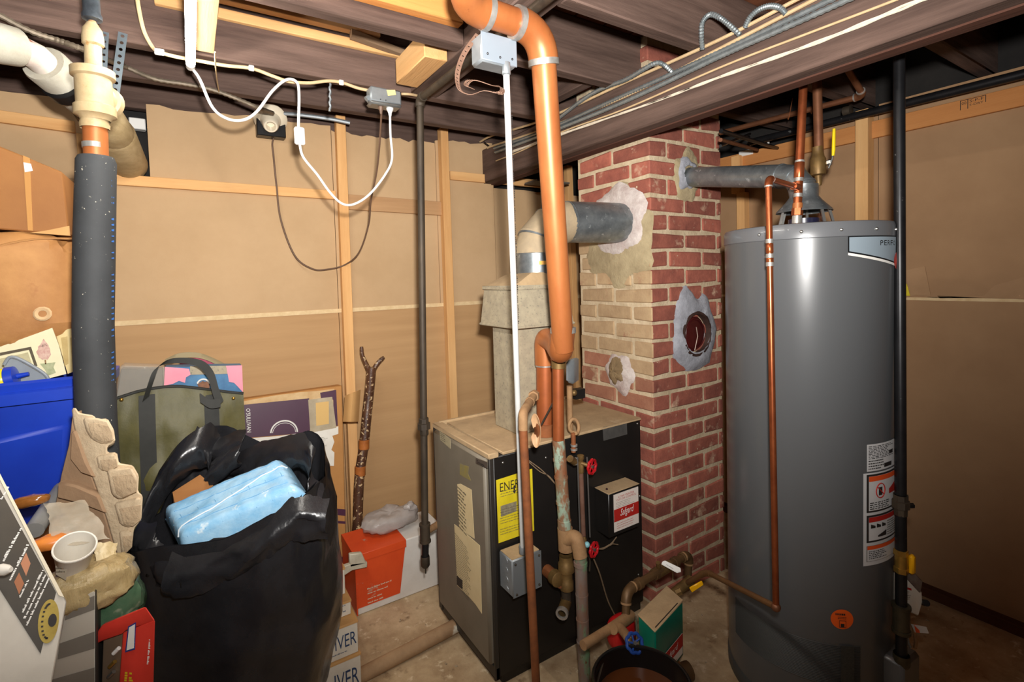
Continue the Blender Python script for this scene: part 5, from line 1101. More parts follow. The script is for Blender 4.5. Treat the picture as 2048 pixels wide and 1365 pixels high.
sc_ = dbox(97, 1243, .002); sa1 = (dbox(100, 1200, .002)-dbox(94, 1288, .002))/2; sa2 = (dbox(118, 1240, .002)-dbox(76, 1246, .002))/2
sl = obj('gold_seal', MB().grid(lambda u, v: sc_+(sa1*math.cos(u*6.2832)+sa2*math.sin(u*6.2832))*v+dn_*.001, 30, 2), mat('gold_foil', (198, 176, 92), (160, 138, 66), rough=.3, metal=.5, scale=20), fc_)
obj('seal_centre', MB().grid(lambda u, v: sc_+sa2*.35+(sa1*math.cos(u*6.2832)*.3+sa2*math.sin(u*6.2832)*.42)*v+dn_*.002, 16, 1), m_ink, sl)
q = MB()
for k in range(14):
    t = R(100+k*17); c_ = sc_+sa1*math.cos(t+1.2)*.78-sa2*abs(math.sin(t+1.2))*.62+dn_*.0018; e_ = sa1*.04; g_ = sa2*.11
    q.face([c_-e_-g_, c_-e_+g_, c_+e_+g_, c_+e_-g_])
obj('seal_print', q, m_ink, sl)
# striped box
sD = .98
def pzm(pts, D, vec, m, name, parent, bev=.002):
    x_ = sum(p[0] for p in pts)/len(pts); y_ = sum(p[1] for p in pts)/len(pts)
    return obj(name, MB().prism([at(x, y, D=D) for x, y in pts], (at(x_, y_, D=1)-CAM).normalized()*vec.length, bev), m, parent)
sbx_ = thing('striped_box', 'grey and white striped carton beside the dark display box', 'carton', at(150, 1360, D=sD))
m_gr = mat('grey_card_stripe', (132, 126, 116), (120, 114, 104), rough=.6, scale=8); m_lg = mat('light_card_stripe', (200, 194, 180), rough=.6)
pzm([(134, 1204), (190, 1182), (190, 1450), (90, 1450), (104, 1350)], sD, cfh*.14, m_lg, 'carton_body', sbx_)
for y0_, h_ in ((1192, 28), (1264, 34), (1336, 30), (1400, 30)):
    pzm([(max(104, 131-(y0_-1204)*.2), y0_+24), (189, y0_), (189, y0_+h_), (max(100, 127-(y0_-1204)*.2), y0_+h_+22)], sD-.001, cfh*.0008, m_gr, 'stripe', sbx_, 0)
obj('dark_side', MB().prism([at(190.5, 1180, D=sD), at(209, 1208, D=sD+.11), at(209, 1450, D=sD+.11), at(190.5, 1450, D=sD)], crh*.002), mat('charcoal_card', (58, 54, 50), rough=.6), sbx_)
# red box
rD = 1.0
rb_ = thing('red_carton', 'red open carton with blue and white label below the green bag', 'carton', at(250, 1360, D=rD))
m_redc = mat('red_card', (214, 62, 48), (196, 50, 40), rough=.45, scale=10, spots=(30, .7, (226, 110, 90), .04))
pzm([(208, 1246), (291, 1214), (309, 1240), (306, 1450), (200, 1450)], rD+.012, cfh*.10, mat('inner_brown_card', (112, 92, 72), rough=.8), 'carton_body', rb_)
pzm([(190, 1272), (205, 1250), (291, 1214), (310, 1242), (250, 1262), (246, 1268), (205, 1282), (190, 1290)], rD, cfh*.02, m_redc, 'top_strip', rb_)
pzm([(246, 1266), (310, 1240), (305, 1450), (232, 1450)], rD, cfh*.02, m_redc, 'front_strip', rb_)
lb_ = pzm([(256, 1254), (272, 1245), (270, 1300), (250, 1306)], rD-.002, cfh*.001, mat('navy_label', (44, 56, 122), rough=.5), 'blue_label', rb_, 0)
pzm([(258, 1256), (270, 1249), (268, 1297), (253, 1302)], rD-.0035, cfh*.001, m_white, 'label_field', rb_, 0)
pt_ = at(266, 1297, D=rD-.0045); vd = (at(270, 1252, D=rD-.0045)-pt_).normalized()
for k in range(2): printlines(at(258+k*5, 1298, D=rD-.0038), vd, vd.cross(-cf), .042, .005, 1, m_blue if False else MT['blue_print'], rb_, seed=20+k, fill=1, lh=.9)
for k in range(2): printlines(at(246+k*9, 1364, D=rD-.0012), vd, vd.cross(-cf), .03, .009, 1, m_yel, rb_, seed=30+k, fill=1, lh=.9)
printlines(at(292, 1330, D=rD-.0012), vd, vd.cross(-cf), .06, .005, 1, m_white, rb_, seed=33, fill=1, lh=.8)
for x_, y_, c_ in ((222, 1350, m_screw), (232, 1303, m_white), (224, 1330, m_brassy)): obj('loose_screw', MB().tube([at(x_-5, y_+5, D=rD+.008), at(x_+6, y_-6, D=rD+.008)], .004, 8), c_, rb_)
# bags and small things
m_film = mat('milky_plastic_film', (206, 196, 178), (184, 172, 150), rough=.25, scale=10, alpha=.62, bump=.4, bscale=30)
def sheet(pts4, D4, amp, s, seed, n=18):
    c_ = [at(x, y, D=d) for (x, y), d in zip(pts4, D4)]
    def f(u, v): 
        p = (c_[0]*(1-u)+c_[1]*u)*(1-v)+(c_[3]*(1-u)+c_[2]*u)*v; return p-cf*(amp*fz(p, s, seed))+UP*(amp*.5*fz(p, s, seed+4))
    return MB().grid(f, n, n)
one('tan_wrapped_bundle', crump(at(185, 1165, D=1.02), .075, .05, .045, .014, 16, 7, 36, 22, .7), mat('tan_cellophane', (196, 174, 128), (166, 142, 96), rough=.3, scale=14, bump=.8, stretch=(3, 3, .6), bscale=40), 'crinkled tan cellophane bundle under the white paper cup', 'plastic bag', at(185, 1195, D=1.02))
one('green_plastic_bag', crump(at(232, 1195, D=1.08), .05, .045, .07, .012, 14, 9, 30, 20, .7), mat('green_bag_film', (56, 92, 66), (96, 120, 92), rough=.25, scale=10, spots=(9, .58, (206, 196, 168), .1), bump=.5, bscale=30), 'dark green plastic bag with pale crumpled side above red carton', 'plastic bag', at(232, 1240, D=1.08))
one('milky_plastic_bag', sheet([(84, 1010), (175, 1000), (222, 1078), (112, 1090)], (1.06, 1.10, 1.02, .99), .012, 14, 3), m_film, 'milky translucent plastic bag standing behind white cup', 'plastic bag', at(150, 1090, D=1.02))
one('crumpled_foil_bag', sheet([(190, 1085), (232, 1082), (244, 1140), (200, 1180)], (1.05, 1.07, 1.03, .99), .02, 22, 6), mat('pale_wrinkled_film', (222, 206, 168), (190, 168, 122), rough=.35, scale=20, bump=.6), 'pale wrinkled film hanging right of the white cup', 'plastic bag', at(225, 1150, D=1.02))
c0 = at(150, 1094, D=.97); cax = (CAM-c0).normalized()*.55+UP*.75+crh*.12; cax.normalize()
pcup = thing('paper_cup', 'white paper cup lying open on the pile at lower left', 'cup', c0-cax*.085)
obj('cup_wall', MB().lathe([(.022, -.085), (.032, 0), (.0335, .002), (.0335, -.003), (.031, -.001), (.021, -.082), (0, -.082)], c0, cax, 28), m_cup, pcup); obj('cup_rim', MB().tube([c0+(cax.orthogonal().normalized()*math.cos(t)+cax.cross(cax.orthogonal().normalized())*math.sin(t))*.0325 for t in [i*math.pi/14 for i in range(28)]], .0018, 6, closed=True), m_cup, pcup)
pzm([(110, 1120), (135, 1128), (132, 1162), (112, 1150)], .955, cfh*.001, m_film, 'cup_sleeve', pcup, 0)
printlines(at(112, 1147, D=.954), crh, UP, .022, .02, 3, m_ink2, pcup, seed=41)
one('orange_wrapper', crump(at(108, 1085, D=1.0), .035, .02, .014, .006, 30, 5, 20, 12, .8), mat('orange_wrapper_film', (226, 140, 62), (206, 116, 44), rough=.35, scale=20), 'small orange wrapper left of the white cup', 'wrapper', at(108, 1098, D=1.0))
one('amber_glass_piece', crump(at(62, 1003, D=1.05), .03, .016, .012, .004, 30, 8, 20, 12, .8), mat('amber_glass', (120, 72, 30), (150, 96, 44), rough=.12, scale=20, coat=.5), 'small amber glass piece at foot of the blue tote', 'glass piece', at(62, 1014, D=1.05))
one('grey_plastic_tube', MB().tube([at(68, 1062, D=1.08), at(125, 978, D=1.22)], .018, 14), mat('grey_tube_plastic', (150, 150, 146), (126, 126, 124), rough=.5, scale=8), 'grey plastic tube leaning behind the milky bag', 'tube', at(68, 1062, D=1.08))
one('small_glue_tube', MB().tube([at(0, 1140, D=.82), at(14, 1141, D=.82), at(22, 1140, D=.82)], [.009, .008, .004], 10), m_cup, 'tiny white tube on the left end of dark box', 'tube', at(10, 1146, D=.82))
# ---------------------------------------------------------------- green canvas bag and contents
gY0 = 2.08
m_olive = mat('olive_nylon', (98, 92, 50), (76, 72, 40), rough=.55, scale=7, bump=.5, bscale=14)
m_web = mat('dark_webbing', (44, 44, 40), (36, 36, 32), rough=.7, scale=30)
scn = thing('carton_below_bag', 'plain carton under the green canvas bag', 'carton', (-.12, 2.2, 0)); 
ba = at(228, 945, Y=gY0+.04); bb = at(487, 940, Y=gY0+.04)
obj('carton_body', MB().box((ba.x+.01, gY0+.02, 0), (bb.x, gY0+.30, .44), .004), m_card, scn)
obj('packing_tape', MB().box(((ba.x+bb.x)/2-.03, gY0+.0185, .01), ((ba.x+bb.x)/2+.03, gY0+.0205, .43)), m_tape, scn)
cbg = thing('olive_tote_bag', 'olive green canvas tote bag with dark straps holding boxes', 'tote bag', (ba.x+.3, gY0+.1, .45))
tl_, trr = at(226, 800, Y=gY0), at(487, 782, Y=gY0)
def bagf(u, v):
    xl = tl_.x; xr = trr.x; x = xl+(xr-xl)*u; zt = (tl_.z+(trr.z-tl_.z)*u)+.022*math.sin(math.pi*u)+.012*math.sin(5*u); z = .45+(zt-.45)*v
    y = gY0+.012-.05*math.sin(math.pi*v*.9+.2)*(1-(2*u-1)**4*.6)
    p = V((x, y, z)); return p-V((0, 1, 0))*(.026*fz(p, 9, 2)*(1-v*.6)+.008*fz(p, 26, 4)*(1-v*.8))
obj('front_panel', MB().grid(bagf, 34, 18), m_olive, cbg, sharp=1.2)
def bagb(u, v):
    p = bagf(u, v); return V((p.x, gY0+.20+.02*math.sin(math.pi*v), p.z-.01))
obj('back_panel', MB().grid(bagb, 20, 8), m_olive, cbg)
obj('side_panel', MB().grid(lambda u, v: bagf(0, v)*(1-u)+bagb(0, v)*u, 4, 8), m_olive, cbg); obj('side_panel', MB().grid(lambda u, v: bagf(1, v)*(1-u)+bagb(1, v)*u, 4, 8), m_olive, cbg); obj('bottom', MB().box((tl_.x, gY0+.0, .445), (trr.x, gY0+.2, .455)), m_olive, cbg)
obj('top_binding', MB().tube([bagf(i/30, 1)+V((0, -.002, 0)) for i in range(31)], .005, 6), m_web, cbg)
def ribbon(pts, w_, side, name, parent, m_, th=.003):
    c_ = spline(pts, 6); q = MB(); a_ = q.vs([p-V(side)*w_/2 for p in c_]); b_ = q.vs([p+V(side)*w_/2 for p in c_])
    fs = [q.b.faces.new((a_[i], b_[i], b_[i+1], a_[i+1])) for i in range(len(c_)-1)]
    ex = bmesh.ops.extrude_face_region(q.b, geom=fs); bmesh.ops.translate(q.b, verts=[g for g in ex['geom'] if isinstance(g, bmesh.types.BMVert)], vec=V((0, th, 0))); bmesh.ops.recalc_face_normals(q.b, faces=q.b.faces)
    return obj(name, q, m_, parent, sharp=1.0)
U1, U2 = .23, .72
for u0 in (U1, U2): ribbon([bagf(u0-.02+.03*t, t)+V((0, -.006, 0)) for t in (.02, .2, .4, .6, .8, .97)], .045, (1, 0, 0), 'strap', cbg, m_web)
hp_ = [bagf(U1, .95)+V((0, -.01, 0)), at(302, 765, Y=gY0-.03), at(315, 735, Y=gY0-.03), at(345, 722, Y=gY0-.02), at(395, 726, Y=gY0-.02), at(420, 748, Y=gY0-.04), at(432, 785, Y=gY0-.055), at(441, 808, Y=gY0-.06)]
ribbon(hp_, .026, (.75, 0, .66), 'handle', cbg, m_web); ribbon([at(441, 806, Y=gY0-.062), at(420, 808, Y=gY0-.064), at(400, 796, Y=gY0-.055)], .03, (0, .3, 1), 'handle_end', cbg, m_web)
hb2 = [at(330, 725, Y=gY0+.17), at(360, 712, Y=gY0+.17), at(400, 712, Y=gY0+.17), at(440, 728, Y=gY0+.17), at(470, 745, Y=gY0+.17)]
ribbon(hb2, .022, (0, .5, .85), 'handle', cbg, mat('khaki_webbing', (150, 136, 104), rough=.8), .004)
for x_, y_ in ((243, 800), (467, 797)): obj('snap', MB().ball(at(x_, y_, Y=gY0-.012), .006, 10), m_brassy, cbg)
# boxes inside the bag
pk_ = thing('pink_toy_box', 'pink and blue toy carton sticking out of the olive bag', 'toy box', at(410, 800, Y=gY0+.09))
pY = gY0+.06
m_pink = mat('pink_card', (236, 148, 164), (226, 132, 152), rough=.5, scale=6); m_sky = mat('sky_blue_card', (70, 128, 168), (44, 92, 136), rough=.5, scale=14)
obj('carton_body', MB().prism([at(330, 735, Y=pY+.002), at(484, 732, Y=pY+.002), at(486, 800, Y=pY+.002), at(328, 800, Y=pY+.002)], (0, .07, 0), .002), m_sky, pk_)
obj('pink_corner', decal([(330, 734), (378, 738), (381, 750), (372, 755), (370, 766), (358, 762), (346, 768), (328, 772)], .002, Y=pY), m_pink, pk_)
obj('pink_corner', decal([(452, 732), (484, 731), (486, 785), (474, 772), (468, 766), (458, 764), (456, 752)], .002, Y=pY), m_pink, pk_)
obj('grey_top_edge', decal([(380, 733), (455, 732), (455, 748), (380, 750)], .0015, Y=pY), m_galvd, pk_)
blob(407, 772, 12, 9, pY-.001, mat('brown_figure_print', (150, 96, 60), (90, 60, 44), scale=60, rough=.6), 'figure_print', pk_, seed=5); obj('bead_arc', MB().tube([at(407+13*math.cos(t), 772-13*math.sin(t), Y=pY-.002) for t in [R(20+i*14) for i in range(11)]], .003, 6), m_white, pk_)
cl = thing('clear_plastic_package', 'clear plastic package sticking out at left of olive bag', 'package', at(275, 800, Y=gY0+.07))
obj('inner_card', MB().prism([at(242, 738, Y=gY0+.08), at(325, 738, Y=gY0+.08), at(326, 800, Y=gY0+.08), at(232, 800, Y=gY0+.08)], (0, .05, 0), .003), mat('brown_grey_plastic', (112, 98, 80), (84, 74, 62), rough=.25, scale=8), cl)
obj('plastic_shell', MB().prism([at(240, 732, Y=gY0+.06), at(330, 735, Y=gY0+.06), at(331, 800, Y=gY0+.06), at(228, 800, Y=gY0+.06)], (0, .09, 0), .006), mat('clear_shell', (200, 196, 186), rough=.1, alpha=.35, coat=.5), cl)
one('magenta_packet', MB().prism([at(360, 718, Y=gY0+.185), at(420, 714, Y=gY0+.185), at(452, 730, Y=gY0+.185), at(452, 790, Y=gY0+.185), at(360, 790, Y=gY0+.185)], (0, .012, 0), .002), mat('magenta_card', (170, 20, 70), rough=.4), 'magenta packet peeking out between the olive bag handles', 'packet', at(410, 790, Y=gY0+.19))
# ---------------------------------------------------------------- flat furniture carton leaning on the wall
oY = 2.36
fcn = thing('flat_furniture_carton', 'tall flat torn carton with purple label leaning on the back wall', 'carton', at(600, 1150, Y=oY+.02))
c4 = [at(480, 800, Y=oY+.03), at(684, 771, Y=oY+.03), at(693, 1132, Y=oY-.06), at(480, 1160, Y=oY-.06)]
zfix = lambda p, z: p
for i in (2, 3): c4[i] = V((c4[i].x, oY-.06, .004))
nrm_ = (c4[1]-c4[0]).cross(c4[3]-c4[0]).normalized(); nrm_ = nrm_ if nrm_.y > 0 else -nrm_
def of(u, v, off=0): return (c4[0]*(1-u)+c4[1]*u)*(1-v)+(c4[3]*(1-u)+c4[2]*u)*v-nrm_*off
def oquad(us, name, m_, off=.001, parent=None): return obj(name, MB().prism([of(u, v, off) for u, v in us], -nrm_*.0008), m_, parent or fcn)
def ouv(px, py):
    d = at(px, py, D=1)-CAM; t = (c4[0]-CAM).dot(nrm_)/d.dot(nrm_); p = CAM+d*t; e1 = c4[1]-c4[0]; e2 = c4[3]-c4[0]
    # solve u,v on the slightly skewed quad
    A = e1.dot(e1); B = e1.dot(e2); C_ = e2.dot(e2); w_ = p-c4[0]; a_ = w_.dot(e1); b_ = w_.dot(e2); D_ = A*C_-B*B
    return ((C_*a_-B*b_)/D_, (A*b_-B*a_)/D_)
def opx(pts, name, m_, off=.001): return oquad([ouv(*p) for p in pts], name, m_, off)
obj('carton_body', MB().prism(c4, nrm_*.075, .004), mat('carton_brown', (190, 136, 76), (172, 120, 64), rough=.75, scale=5, bump=.1), fcn)
opx([(487, 803), (530, 795), (560, 790), (600, 785), (640, 782), (668, 778), (672, 806), (660, 814), (487, 812)], 'torn_cream_layer', mat('torn_liner', (216, 186, 140), (190, 152, 104), rough=.85, scale=20), .001)
m_pur = mat('purple_print', (74, 36, 62), (64, 30, 54), rough=.45, scale=6)
opx([(487, 810), (618, 797), (621, 860), (612, 866), (487, 877)], 'purple_label', m_pur, .002); opx([(640, 786), (672, 780), (675, 852), (668, 852), (666, 800), (642, 800)], 'purple_label', m_pur, .002)
opx([(616, 800), (664, 794), (672, 856), (620, 866)], 'clear_pocket', mat('cloudy_pocket', (190, 176, 150), (160, 146, 122), rough=.25, scale=12), .003)
opx([(631, 806), (657, 803), (657, 848), (632, 852)], 'pocket_slip', mat('yellowed_slip', (214, 176, 110), rough=.8), .004)
opx([(487, 878), (560, 872), (620, 864), (676, 853), (676, 868), (664, 872), (668, 884), (662, 900), (668, 905), (667, 932), (640, 931), (610, 925), (560, 915), (487, 900)], 'white_paper_label', m_cup, .0025)
a_, b_ = ouv(541, 866), ouv(594, 862)
cr_c = ouv(568, 866); ce_ = of(*cr_c, .004); ux = (of(*b_, .004)-of(*a_, .004)); uz_ = (of(*ouv(568, 842), .004)-ce_)
obj('ring_logo', MB().tube([ce_+ux*.5*math.cos(t)+uz_*math.sin(t) for t in [R(i*8) for i in range(23)]], .0035, 6), m_white, fcn); obj('ring_logo_edge', MB().tube([ce_+ux*.43*math.cos(t)+uz_*.82*math.sin(t) for t in [R(i*8) for i in range(23)]], .0012, 6), m_white, fcn)
tx = of(*ouv(500, 863), .0045); td = (of(*ouv(498, 818), .0045)-tx).normalized(); text("O'SULLIVAN", tx+(of(*ouv(503, 818), .0045)-of(*ouv(497, 818), .0045))*0, -td, -td.cross(-nrm_) if False else nrm_.cross(td), .011, m_white, fcn, shear=.2, wide=(of(*ouv(498, 818), 0)-of(*ouv(500, 866), 0)).length) if False else None
t0 = of(*ouv(492, 818), .0032); t1 = of(*ouv(494, 866), .0032); dwn_ = (t1-t0).normalized(); rgt = dwn_.cross(-nrm_)
text("O'SULLIVAN", t0, dwn_, -rgt if (dwn_.cross(-rgt)).dot(CAM-t0) > 0 else rgt, .016, m_white, fcn, shear=.15, wide=(t1-t0).length)
printlines(of(*ouv(625, 898), .0032), (of(*ouv(660, 893), 0)-of(*ouv(625, 898), 0)), UP, .075, .05, 8, m_ink2, fcn, seed=51, lh=.3)
opx([(662, 1017), (690, 1019), (690, 1032), (662, 1029)], 'purple_stripe', m_pur, .001); opx([(662, 1041), (690, 1043), (690, 1048), (662, 1046)], 'purple_stripe', m_pur, .001); opx([(662, 1118), (693, 1112), (693, 1132), (662, 1138)], 'purple_stripe', m_pur, .001)
obj('torn_flap', MB().grid(lambda u, v: at(691+u*29-4*v, 792+v*52-12*u*(1-v), Y=oY-.02-.05*math.sin(u*3.0)), 8, 6, th=.003), m_cards, fcn)
# carved stick
stY = 2.40
sk = thing('carved_walking_stick', 'dark carved forked walking stick leaning on wall by the flat carton', 'walking stick', at(712, 1112, Y=2.30))
sp_ = [at(743, 735, Y=stY), at(741, 760, Y=stY), at(737, 800, Y=stY), at(733, 840, Y=stY-.01), at(728, 890, Y=stY-.02), at(720, 945, Y=stY-.03), at(717, 990, Y=stY-.04), at(715, 1050, Y=stY-.05), at(712, 1112, Y=stY-.055)]
sp_.append(V((sp_[-1].x-.004, sp_[-1].y-.005, .005)))
m_stk = mat('carved_dark_wood', (64, 40, 30), (96, 64, 44), rough=.35, scale=16, coat=.3, bump=.6, bscale=40, spots=(60, .58, (206, 176, 134), .03))
obj('shaft', MB().tube(spline(sp_, 6), .0235, 12), m_stk, sk)
obj('fork', MB().tube(spline([at(743, 752, Y=stY), at(732, 728, Y=stY), at(725, 712, Y=stY), at(723, 694, Y=stY)], 5), [.014, .014, .013, .0125, .012, .0115, .011, .0108, .0105, .010, .010, .0098, .0095, .009, .009, .008], 10), m_stk, sk)
obj('fork', MB().tube(spline([at(743, 752, Y=stY), at(750, 735, Y=stY), at(760, 722, Y=stY), at(768, 715, Y=stY)], 5), [.014, .015, .014, .0135, .0125, .0125, .012, .0118, .0115, .011, .011, .0108, .0105, .010, .009, .008], 10), m_stk, sk)
for x_, y_ in ((728, 889), (720.5, 942)): collar(sk, at(x_, y_, Y=stY-.022-(.008 if y_ > 900 else 0)), (.05, 0, 1), .0255, .045, mat('orange_wood_inlay', (186, 112, 54), (150, 84, 38), rough=.4, scale=20), 'inlay_band', 12)
# ---------------------------------------------------------------- black garbage bag with blue package
bC = at(466, 1180, D=1.46); bC.z = 0
gbag = thing('black_garbage_bag', 'big open black plastic garbage bag with a blue package on top', 'garbage bag', bC)
def bagp(u, v):
    a = 2*math.pi*u; sp = lambda t, k: math.copysign(abs(t)**k, t)
    w_ = .20+.087*min(1, v*2.2); dpt = .17+.03*v
    if v > .7: w_ -= .035*(v-.7)/.3
    c_, s_ = sp(math.cos(a), .6), sp(math.sin(a), .6)
    ks = [(-180, .70), (-135, .695), (-90, .735), (-45, .785), (0, .80), (35, .86), (58, .905), (85, .86), (105, .925), (125, .925), (150, .82), (180, .70)]
    ad = (math.degrees(a)+180) % 360-180
    for (a0_, z0_), (a1_, z1_) in zip(ks, ks[1:]):
        if a0_ <= ad <= a1_: t_ = (ad-a0_)/(a1_-a0_); t_ = t_*t_*(3-2*t_); zr = z0_+(z1_-z0_)*t_; break
    p = bC+crh*(c_*w_+.006)+cfh*(s_*dpt)+UP*(zr*v)
    k = fz(p, 5, 11)*.016+.016*(v**2)*fz(V((p.x*9, p.y*9, p.z*3)), 1.6, 12)
    return p+(crh*c_+cfh*s_).normalized()*k
m_gb = mat('black_polythene', (26, 26, 28), (38, 38, 41), rough=.27, scale=9, bump=.45, bscale=16, spec=.5)
obj('bag_body', MB().grid(bagp, 72, 34, closeu=True), m_gb, gbag, sharp=2.5)
def bagi(u, v):
    p = bagp(u, 1); c_ = bC+UP*(p.z-.0); q_ = p+(c_-p)*(.03+.10*v)-UP*(.22*v)+UP*.012*math.sin(v*3.1); return q_
obj('bag_inside', MB().grid(bagi, 72, 6, closeu=True), m_gb, gbag, sharp=2.5)
def lip(pts, D0, D1, wd, seed, name='bag_fold'):
    c_ = spline([at(x, y, D=D0+(D1-D0)*i/(len(pts)-1)) for i, (x, y) in enumerate(pts)], 6)
    def f(u, v):
        i = u*(len(c_)-1); k = int(min(i, len(c_)-2)); p = c_[k]+(c_[k+1]-c_[k])*(i-k); t = (v-.5)
        return p+UP*(-wd*v+.012*math.sin(6*u+seed))-cfh*(.05*math.sin(v*2.6)-.01)+crh*(.01*math.sin(9*u+seed))+V((1, 1, 1))*(.012*fz(p+UP*v*.2, 16, seed))
    return obj(name, MB().grid(f, 40, 8), m_gb, gbag, sharp=2.5)
lip([(288, 1052), (300, 985), (338, 915), (375, 860), (405, 850), (440, 878)], 1.42, 1.55, .12, 1)
lip([(388, 858), (430, 868), (478, 856), (476, 880), (430, 930)], 1.58, 1.50, .08, 2)
lip([(470, 905), (520, 885), (566, 868), (600, 878), (625, 905), (628, 950), (648, 990)], 1.6, 1.44, .09, 3)
lip([(345, 1100), (420, 1082), (500, 1055), (560, 1025), (612, 1000), (655, 992)], 1.24, 1.34, .10, 4)
lip([(285, 1030), (300, 1060), (330, 1092), (370, 1098)], 1.34, 1.25, .09, 5)
# blue package
pkb = thing('blue_wrapped_package', 'light blue quilted package in clear wrap lying in the black bag', 'package', at(460, 1050, D=1.40))
tp4 = [at(313, 1014, D=1.40), at(566, 908, D=1.50), at(610, 975, D=1.37), at(350, 1085, D=1.26)]
pn_ = (tp4[1]-tp4[0]).cross(tp4[3]-tp4[0]).normalized(); pn_ = pn_ if pn_.z > 0 else -pn_
def bpk(u, v):
    e = .08; p = (tp4[0]*(1-u)+tp4[1]*u)*(1-v)+(tp4[3]*(1-u)+tp4[2]*u)*v
    edge = min(u, 1-u)*2.2; edge2 = min(v, 1-v)*2.2
    b_ = (1-(1-min(1, edge*4))**3)*(1-(1-min(1, edge2*3))**3)
    return p+pn_*(-.05+.055*b_+.004*fz(p, 26, 3))
m_bpk = mat('blue_quilted_wrap', (176, 214, 238), (120, 182, 224), rough=.22, scale=16, coat=.8, bump=.7, bscale=22, spots=(20, .64, (206, 226, 238), .06))
obj('top_face', MB().grid(bpk, 40, 22), m_bpk, pkb, sharp=2)
obj('block', MB().prism([p-pn_*.05 for p in tp4], -pn_*.09, .012), m_bpk, pkb)
obj('wrap_seam', MB().tube([bpk(.03+.94*i/30, .80-.5*i/30)+pn_*.002 for i in range(31)], .0018, 6), mat('white_wrap_seam', (226, 232, 236), rough=.3), pkb)
for k in range(7): obj('fold_line', MB().tube([bpk(.08+.13*k, .06)+pn_*.0006, bpk(.12+.13*k, .5)+pn_*.0006, bpk(.09+.13*k, .94)+pn_*.0006], .0008, 4), mat('blue_fold', (112, 170, 212), rough=.4), pkb)
for k in range(4): obj('fold_line', MB().tube([bpk(.04+.92*i/16, .16+.2*k)+pn_*.0006 for i in range(17)], .0008, 4), MT['blue_fold'], pkb)
one('brown_slab_in_bag', MB().prism([at(x, y, D=d_) for x, y, d_ in ((345, 985, 1.45), (400, 950, 1.5), (430, 975, 1.48), (350, 1010, 1.42))], -UP*.03), m_card, 'brown cardboard edge beside blue package inside black bag', 'cardboard', at(390, 980, D=1.47))
# ---------------------------------------------------------------- white boxes on the floor
wbs = [(655, 722, 1298, 1362, 1.655, 'bottom'), (676, 718, 1240, 1318, 1.66, 'third'), (672, 704, 1200, 1262, 1.70, 'second'), (660, 692, 1135, 1208, 1.74, 'top')]
m_wbx = mat('white_carton', (226, 218, 204), (206, 196, 178), rough=.65, scale=8, spots=(12, .68, (176, 150, 118), .06)); m_navy = mat('navy_lettering', (34, 58, 96), rough=.6)
zc = 0.0; fl_y = 1.70
hts = []
for i, (xl, xr, yt, yb, Y_, nm) in enumerate(wbs):
    pr = at(xr, yb if i else 1338, Y=Y_); zt_ = at(xr, yt+(8 if i == 0 else 0), Y=Y_).z
    zt_ = max(zc+.05, zt_)
    t_ = thing('white_carton', f'white cardboard carton beside black bag, {["lowest of the stack with navy letters", "second from floor in stack with navy letters", "third from floor in the stack", "topmost of the stack"][i]}', 'carton', (pr.x-.08, Y_+.12, zc), 'white cartons stacked beside the black bag')
    obj('carton_body', MB().box((pr.x-.16, Y_, zc+.001), (pr.x, Y_+.22, zt_), .002), m_wbx, t_)
    obj('lid_flap', MB().box((pr.x-.161, Y_-.003, zt_-.006), (pr.x+.002, Y_+.222, zt_+.002), .001), m_cards, t_)
    h_ = zt_-zc
    if i < 2: text('IVER', V((pr.x-(.086 if i == 0 else .074), Y_-.0006, zc+h_*.32)), (1, 0, 0), UP, h_*.40, m_navy, t_, shear=0, wide=.078 if i == 0 else .068); printlines(V((pr.x-.09, Y_, zc+h_*.16)), (1, 0, 0), UP, .07, .008, 1, m_navy, t_, seed=60+i)
    else: printlines(V((pr.x-.06, Y_, zc+h_*.3)), (1, 0, 0), UP, .05, .03, 3, m_navy, t_, seed=60+i)
    zc = zt_+.002
# orange and white carton
oA = V((.514, 2.06, 0)); oB = V((.90, 2.06, 0)); oh = at(706, 1130, Y=2.06).z; oh2 = at(840, 1070, Y=2.06).z
ow = thing('orange_white_carton', 'low orange and white carton on floor against back wall beside gas pipe', 'carton', (.70, 2.2, 0))
ohh = oh2
obj('carton_body', MB().box((.517, 2.055, 0), (.92, 2.27, ohh), .004), mat('white_gloss_card', (226, 222, 216), (206, 200, 192), rough=.4, scale=6), ow)
m_oc = mat('orange_red_card', (226, 84, 36), (206, 66, 28), rough=.45, scale=5, spots=(12, .66, (190, 150, 126), .08))
obj('orange_face', MB().prism([V((.518, 2.053, .03)), V((.70, 2.053, .03)), V((.735, 2.053, ohh)), V((.518, 2.053, ohh))], (0, .003, 0)), m_oc, ow)
obj('orange_top', MB().box((.5135, 2.0495, ohh-.03), (.735, 2.268, ohh+.0025), .001), m_oc, ow); obj('orange_end', MB().box((.515, 2.054, .0), (.519, 2.265, ohh)), m_oc, ow)
for k, (dx, dz_) in enumerate(((.04, .095), (.04, .075), (.04, .052), (.04, .035))): printlines(V((.52+dx, 2.0525, dz_)), (1, 0, 0), UP, .11-.02*(k > 1), .012, 1, MT['pale_edge_card'], ow, seed=70+k, fill=1, lh=.5)
cbag = thing('grey_plastic_bag', 'crumpled knotted grey plastic bag on the orange and white carton', 'plastic bag', (.72, 2.19, ohh))
obj('bag_body', crump((.72, 2.19, ohh+.045), .13, .07, .04, .02, 12, 15, 36, 20, .8), mat('pale_grey_film', (188, 178, 172), (164, 154, 148), rough=.3, scale=10, alpha=.85, bump=.6), cbag); obj('knot', crump((.80, 2.17, ohh+.085), .03, .02, .022, .012, 26, 16, 18, 12, .9), MT['pale_grey_film'], cbag)
